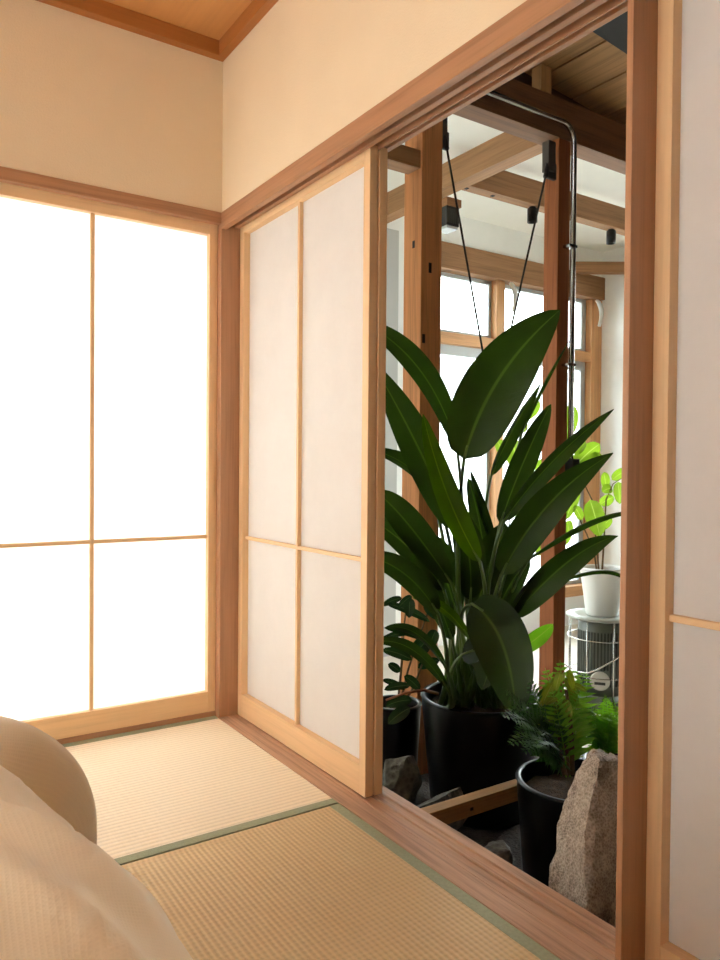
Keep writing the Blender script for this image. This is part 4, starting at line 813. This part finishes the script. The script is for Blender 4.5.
# the two cables tied up to the posts
def cable(p0, p1, lab, blk):
    t = thing('hanging_cable', p1, lab, 'cable', None)
    MB().tube([p0, p1], .0055, 6).build('wire', M['cable'], t)
    MB().box(*blk, .004).build('bracket', M['iron'], t)
    x0, x1, y0, y1, z0, z1 = blk
    MB().box(x0, x1+.02, y0+.012, y1-.012, z0-.03, z0+.05, .004).build('clevis', M['iron'], t)
    MB().tube([Vector(blk[::2])*.5+Vector(blk[1::2])*.5, p0], .011, 8).build('turnbuckle', M['cable'], t)
END = (1.37, .01, 1.235)
cable((1.10, .04, 2.36), (END[0]-.008, END[1], END[2]), 'thin dark cable slanting down from the bracket on the thick post', (1.084, 1.112, .05, .09, 2.40, 2.52))
cable((1.725, .03, 2.37), (END[0]+.008, END[1], END[2]), 'thin dark cable slanting down from the bracket on the dark post', (1.748, 1.80, .03, .075, 2.41, 2.56))
rg = MB(); rg.tube([(END[0]+.022*math.cos(a), END[1], END[2]-.02+.022*math.sin(a)) for a in [i*PI/8 for i in range(17)]], .004, 6, False)
tag(rg.build('steel_ring', M['steel'], None, (END[0], END[1], END[2]-.02)), 'small steel ring joining the two thin cables behind the largest leaf', 'ring')

# spotlights under the far beam, speaker under the side beam
def spot(x, lab):
    t = thing('spotlight', (x, .945, 2.655), lab, 'spotlight', 'black spotlights under the far beam')
    MB().lathe([(0, .0), (.022, .0), (.022, -.012), (0, -.012)], 20, (x, .945, 2.655)).build('ceiling_mount', M['black'], t)
    MB().lathe([(0, -.012), (.033, -.012), (.033, -.10), (.027, -.10), (.025, -.075), (0, -.075)], 24, (x, .945, 2.655)).build('lamp_head', M['black'], t)
spot(2.60, 'black cylindrical spotlight just left of the dark post'); spot(3.405, 'black cylindrical spotlight between the dark post and the right jamb')
member('mounting_block', (1.957, 2.075, 1.05, 1.19, 2.575, 2.625), M['beam_x'], 'small wooden block above the black speaker beside the thick post', 'block')
t = thing('speaker', (2.03, 1.12, 2.44), 'black box speaker hanging just right of the thick post', 'speaker')
MB().box(1.962, 2.065, 1.06, 1.18, 2.455, 2.575, .004).build('cabinet', M['black'], t)
MB().box(1.968, 2.059, 1.066, 1.174, 2.438, 2.455, .002).build('base_plate', M['alu'], t)
for k in range(6): MB().box(1.970+k*.016, 1.976+k*.016, 1.057, 1.0605, 2.47, 2.56).build('grille_slat', M['dark'], t)
# white cotton strips tied at the heads of the window posts
def cotton(x, lab):
    b = MB()
    for k in range(3): b.tube(bez((x+.012*k, 1.868, 2.445), (x+.05-.01*k, 1.80, 2.36), (x+.035+.012*k, 1.868, 2.215), 8), [.010, .016, .02, .021, .02, .018, .015, .011, .007], 8)
    tag(b.build('cotton_strip', M['strip'], None, (x, 1.86, 2.44), normals=True), lab, 'cloth', 'white cotton strips on the window header')
cotton(3.318, 'white cotton strip hanging from the header beside the middle window post'); cotton(4.39, 'white cotton strip hanging from the header beside the white wall')

# ---------------------------------------------------------------- heater with potted plant on it
hx, hy, hz = 2.53, .30, -.45
t = thing('paraffin_heater', (hx, hy, hz), 'grey green cylindrical stove with wire guard standing on the pale floor at the right', 'heater')
o = (hx, hy, hz)
MB().lathe([(0, 0), (.195, 0), (.2, .012), (.2, .035), (.17, .06), (.15, .075), (0, .075)], 48, o).build('base', M['heater'], t)
MB().lathe([(0, .075), (.128, .075), (.128, .49), (.12, .50), (0, .50)], 48, o).build('body', M['heater'], t)
ca = math.atan2(-2.57-hy, -1.10-hx)
for k in range(44):
    a = 2*PI*k/44
    if abs(((a-ca+PI) % (2*PI))-PI) < .42: zs = [(.225, .44)]
    else: zs = [(.13, .44)]
    for z0, z1 in zs:
        q = MB(); q.box(.1265, .1305, -.0045, .0045, z0, z1); bmesh.ops.rotate(q.bm, verts=q.bm.verts[:], cent=(0, 0, 0), matrix=Matrix.Rotation(a, 3, 'Z')); bmesh.ops.translate(q.bm, verts=q.bm.verts[:], vec=o)
        q.build('slot', M['dark'], t)
wl = MB(); wl.lathe([(0, .0), (.05, .0), (.056, .006), (.05, .012), (.043, .012), (0, .010)], 28); 
bmesh.ops.rotate(wl.bm, verts=wl.bm.verts[:], cent=(0, 0, 0), matrix=Matrix.Rotation(ca, 3, 'Z') @ Matrix.Rotation(PI/2, 3, 'Y'))
bmesh.ops.translate(wl.bm, verts=wl.bm.verts[:], vec=(hx+.126*math.cos(ca), hy+.126*math.sin(ca), hz+.165)); 
wn = wl.build('flame_window', M['mica'], t)
q = MB(); q.box(.138, .141, -.03, .03, .145, .160); bmesh.ops.rotate(q.bm, verts=q.bm.verts[:], cent=(0, 0, 0), matrix=Matrix.Rotation(ca, 3, 'Z')); bmesh.ops.translate(q.bm, verts=q.bm.verts[:], vec=o); q.build('burner', M['dark'], wn)
MB().lathe([(0, .50), (.13, .50), (.19, .51), (.197, .518), (.195, .526), (.15, .53), (.12, .522), (0, .522)], 48, o).build('top_plate', M['heaterlight'], t)
for k in range(8):
    a = ca+PI/8+k*PI/4
    MB().tube([(hx+.188*math.cos(a), hy+.188*math.sin(a), hz+.03), (hx+.188*math.cos(a), hy+.188*math.sin(a), hz+.515)], .004, 8).build('guard_post', M['chrome'], t)
for z in (.19, .40):
    MB().tube([(hx+.188*math.cos(a), hy+.188*math.sin(a), hz+z) for a in [2*PI*i/48 for i in range(49)]], .003, 6, False).build('guard_ring', M['chrome'], t)
hd = [(hx+.205*math.cos(ca-s), hy+.205*math.sin(ca-s), hz+z) for s, z in ((-1.3, .42), (-.9, .37), (-.4, .31), (.1, .245), (.35, .22), (.7, .215), (1.3, .225))]
MB().tube(hd, .0045, 8).build('carrying_handle', M['chrome'], t)

def leafy(t, leaves, stems, mat, r=.004, name='leaf'):
    for pts in stems: MB().tube(pts, [r*1.3-(r*.8)*i/(len(pts)-1) for i in range(len(pts))], 6).build('stem', M['stem'], t)
    for (b_, c_, tp, nr, w, fo) in leaves:
        blade(b_, c_, tp, nr, w, fo, (.5, .55), .01, hash(round(tp[0]*1000)) % 7, 6, 10).build(name, mat, t, normals=False)

t = thing('houseplant', (hx, hy, .072), 'white pot with a lime green leafy plant standing on the grey stove', 'plant')
o2 = (hx+.01, hy, .0735)
pt = MB().lathe([(0, 0), (.088, 0), (.092, .006), (.128, .268), (.132, .272), (.130, .28), (.121, .28), (.118, .26), (.085, .02), (0, .02)], 48, o2).build('pot', M['whitepot'], t)
MB().lathe([(0, .245), (.115, .245)], 32, o2).build('soil', M['soil'], t)
MB().lathe([(0, .0), (.13, .0), (.135, -.0015)], 32, (o2[0], o2[1], .0735)).bm.free()
leafy(t, LIME, LIME_STEMS, M['lime'], .005)
# planter by the far windows
t = thing('houseplant', (2.449, 1.051, -0.0262), 'lime green leafy plant in a brown slatted planter beyond the dark stems', 'plant')
px, py, pz = (2.449, 1.051, -0.0262)
pz = -.45
q = MB(); 
for k in range(5): q.box(px-.10, px+.10, py-.085, py+.085, pz+.02+k*.085, pz+.095+k*.085, .006)
q.box(px-.092, px+.092, py-.078, py+.078, pz, pz+.44)
t.location = (px, py, pz)
q.build('planter_box', M['post_x'], t)
MB().box(px-.108, px+.108, py-.093, py+.093, pz+.44, pz+.462, .004).build('rim', M['new_x'], t)
leafy(t, LIME2, LIME2_STEMS, M['lime'], .006)

# ---------------------------------------------------------------- the planted strip
def pot(t, c, R, h, taper=.8):
    p = MB().lathe(pot_prof(R, h, taper), 64, c).build('pot', M['pot'], t)
    s = MB(); n = 40; bm = s.bm
    s.lathe([(0, h-.045), (R*.4, h-.04), (R*.75, h-.05), (R-.013, h-.055)], 40, c)
    for v in bm.verts: v.co.z += .012*noise.noise(v.co*30)
    s.build('soil', M['soil'], t)
    return p
BP = (.998, -.322, -.455); BR, BH = .238, .462
t = thing('bird_of_paradise_plant', BP, 'tall dark green plant with paddle-shaped leaves in the big black pot', 'plant')
pot(t, BP, BR, BH, .82)
random.seed(4)
for i, (b_, c_, tp, nr, w, fo, root, dp, mt, sh) in enumerate(BLADES):
    lf = blade(b_, c_, tp, nr, w, fo, sh, .018, i, 10, 24).build('leaf', M[mt], t, normals=False)
    r0 = Vector(root); d = (Vector(c_)-Vector(b_)).normalized()
    L = (Vector(b_)-r0).length
    mid = Vector(b_)-d*L*.45
    mid = mid*.55+(r0*.5+Vector(b_)*.5)*.45
    pp = bez(r0, mid, b_, 12)
    MB().tube(pp+[Vector(b_)+d*.05], [.013-.0006*k for k in range(13)]+[.0035], 8).build('petiole', M['petiole'], lf)
# small potted plant behind it on the left
sp = (.80, -.02, -.455)
t = thing('rubber_plant', sp, 'low dark leafy plant in a black pot between the screens and the thick post', 'plant')
pot(t, sp, .105, .385, .8)
leafy(t, RUBBER, RUBBER_STEMS, M['leaf2'], .005)
# ferns
def frond(root, ctrl, tip, n, ln, up, mat, t, name='frond', ang=1.0):
    pts = bez(root, ctrl, tip, n); b = MB(); bm = b.bm; uvl = bm.loops.layers.uv.new('UVMap')
    b.tube(pts, [.0026-.0018*i/n for i in range(n+1)], 5)
    nr = Vector(up)
    for i in range(max(2, n//6), n):
        tt = i/n; tg = (pts[i+1]-pts[i-1]).normalized(); sd = tg.cross(nr).normalized(); nn = sd.cross(tg)
        l = ln*math.sin(PI*(.12+.88*tt)**.8)**.8*(1-.35*tt)+.004
        wd = (pts[i]-pts[i-1]).length*.72
        for s_ in (-1, 1):
            d = (sd*s_*ang+tg*.45-nn*(.12+.1*math.sin(i*2.3))).normalized()
            wv = tg.cross(nn*1.0); w_ = d.cross(nn).normalized()*wd*.5
            ps = [pts[i], pts[i]+d*l*.35+w_, pts[i]+d*l, pts[i]+d*l*.35-w_]
            ps = [p+nn*.0012*s_ for p in ps]
            vs = [bm.verts.new(p) for p in ps]
            f = bm.faces.new(vs)
            for lp, uvv in zip(f.loops, ((.5, 0), (.95, .4), (.5, 1), (.05, .4))): lp[uvl].uv = uvv
    return b.build(name, mat, t, normals=False)
P2 = (.812, -.965, -.455)
t = thing('potted_fern', P2, 'loose olive green fern in the black pot left of the tall rock', 'fern')
pot(t, P2, .183, .385, .84)
for (a, c_, e, n, l, up, mt) in FERN_A+FERN_C: frond(a, c_, e, n, l, up, M[mt], t)
MB().tube(TWIG, [.007, .006, .005, .004], 8).build('stem', M['twig'], bpy.data.objects['rubber_plant'])
t = bpy.data.objects['potted_fern']
for (b_, c_, tp, nr, w, fo) in OLIVE: blade(b_, c_, tp, nr, w, fo, (.5, .7), .03, 3, 4, 10).build('leaf', M['fern_olive'], t, normals=False)
for k in range(3): MB().tube(CANES[k], [.009, .008, .006, .005], 8).build('cane', M['stem'], t)
mk = MB().box(.735, .741, -1.055, -1.043, -.12, -.055, .0005).build('plant_tag', M['whitepot'], t)
P3 = (1.20, -.87, -.455)
t = thing('potted_fern', P3, 'bright green bushy fern in a black pot behind the tall rock', 'fern')
pot(t, P3, .15, .33, .84)
for (a, c_, e, n, l, up, mt) in FERN_B: frond(a, c_, e, n, l, up, M[mt], t)
# old floor joist left across the soil
j = tag(MB().box(.166, .90, -.685, -.638, -.256, -.20, .003).build('floor_joist', M['board_x'], None, (.53, -.66, -.256)), 'sawn timber joist sticking out from the threshold in front of the big pot', 'timber')
for (x, z) in ((.872, -.212), (.872, -.228), (.872, -.244)): MB().box(x-.004, x+.004, -.6875, -.6845, z-.004, z+.004).build('nail', M['nail'], j)
MB().box(.62, .632, -.6875, -.6845, -.235, -.225).build('nail', M['nail'], j)

# rocks
def hullrock(pts, name, label, cat, mat, amp, freq, loc, group=None, sub=3, seed=0):
    b = MB(); bm = b.bm
    for p in pts: bm.verts.new(p)
    r = bmesh.ops.convex_hull(bm, input=bm.verts[:])
    bmesh.ops.delete(bm, geom=[g for g in set(r['geom_interior']+r['geom_unused']) if isinstance(g, bmesh.types.BMVert)], context='VERTS')
    bmesh.ops.triangulate(bm, faces=bm.faces[:])
    for k in range(sub):
        bmesh.ops.subdivide_edges(bm, edges=bm.edges[:], cuts=1, use_grid_fill=True, smooth=.05 if k < 2 else 0)
    bmesh.ops.recalc_face_normals(bm, faces=bm.faces[:]); bm.normal_update()
    so = Vector((seed*3.1, seed*1.7, 0))
    new = [v.co+v.normal*(amp*noise.fractal(v.co*freq+so, 1.0, 2.0, 5)) for v in bm.verts]
    for v, c_ in zip(bm.verts, new): v.co = c_
    o = b.build(name, mat, None, loc, smooth=False)
    return tag(o, label, cat, group)
hullrock(ROCK, 'standing_rock', 'tall pointed grey brown rock standing against the threshold at the right', 'rock', M['rock'], .012, 14, (.42, -1.45, -.455), None, 5)
random.seed(11)
def stone(cx, cy, z0, sx, sy, sz, label, seed):
    rnd = random.Random(seed)
    pts = []
    for k in range(16):
        a = rnd.uniform(0, 2*PI); u = rnd.uniform(-.9, 1); q = math.sqrt(max(0, 1-u*u*.7))
        pts.append((cx+sx*q*math.cos(a), cy+sy*q*math.sin(a), z0+sz*(.5+.5*u)))
    hullrock(pts, 'garden_stone', label, 'stone', M['stone'], .006, 18, (cx, cy, z0), 'grey stones in the soil', 3, seed)
for s_ in STONES: stone(*s_)

# ---------------------------------------------------------------- outside
struct('ground_yard', (-9, 14, 2.02, 14, -.75, -.62), M['outground'])
struct('ground_yard', (4.64, 14, -8, 2.02, -.75, -.62), M['outground'])
struct('ground_yard', (-9, -2.82, -8, 2.02, -.75, -.62), M['outground'])
b = MB(); b.box(-1, 10, 7.0, 7.4, -.62, 2.6)
for k in range(16): b.box(-1, 10, 6.985, 7.0, -.6+k*.2, -.42+k*.2, .004)
hs = tag(b.build('neighbour_house', M['siding'], None, (4.5, 7.2, -.62)), 'pale neighbouring house wall outside the far windows', 'building')
MB().box(-1.2, 10.2, 6.6, 7.6, 2.6, 2.68).build('eave', M['alu'], hs)

# ---------------------------------------------------------------- light and camera
w = bpy.data.worlds.new('overcast_sky'); bpy.context.scene.world = w; w.use_nodes = True
nt = w.node_tree; nt.nodes.clear()
bg = nt.nodes.new('ShaderNodeBackground'); ow = nt.nodes.new('ShaderNodeOutputWorld')
bg.inputs['Color'].default_value = (.93, .97, 1.0, 1); bg.inputs['Strength'].default_value = SKY
nt.links.new(bg.outputs[0], ow.inputs[0])

cam = bpy.data.cameras.new('camera'); co = bpy.data.objects.new('camera', cam); C.objects.link(co)
cam.sensor_fit = 'VERTICAL'; cam.sensor_height = 36; cam.lens = 36*750.866/960
cam.clip_start = .02
co.matrix_world = Matrix(CAM)
bpy.context.scene.camera = co
sc = bpy.context.scene
sc.view_settings.view_transform = 'Standard'; sc.view_settings.look = 'None'
sc.view_settings.exposure = EXPO; sc.view_settings.gamma = 1; sc.view_settings.use_curve_mapping = False
sc.cycles.max_bounces = 14; sc.cycles.diffuse_bounces = 8; sc.cycles.transmission_bounces = 8; sc.cycles.transparent_max_bounces = 12
sc.cycles.use_denoising = True
sc.cycles.sample_clamp_indirect = 12
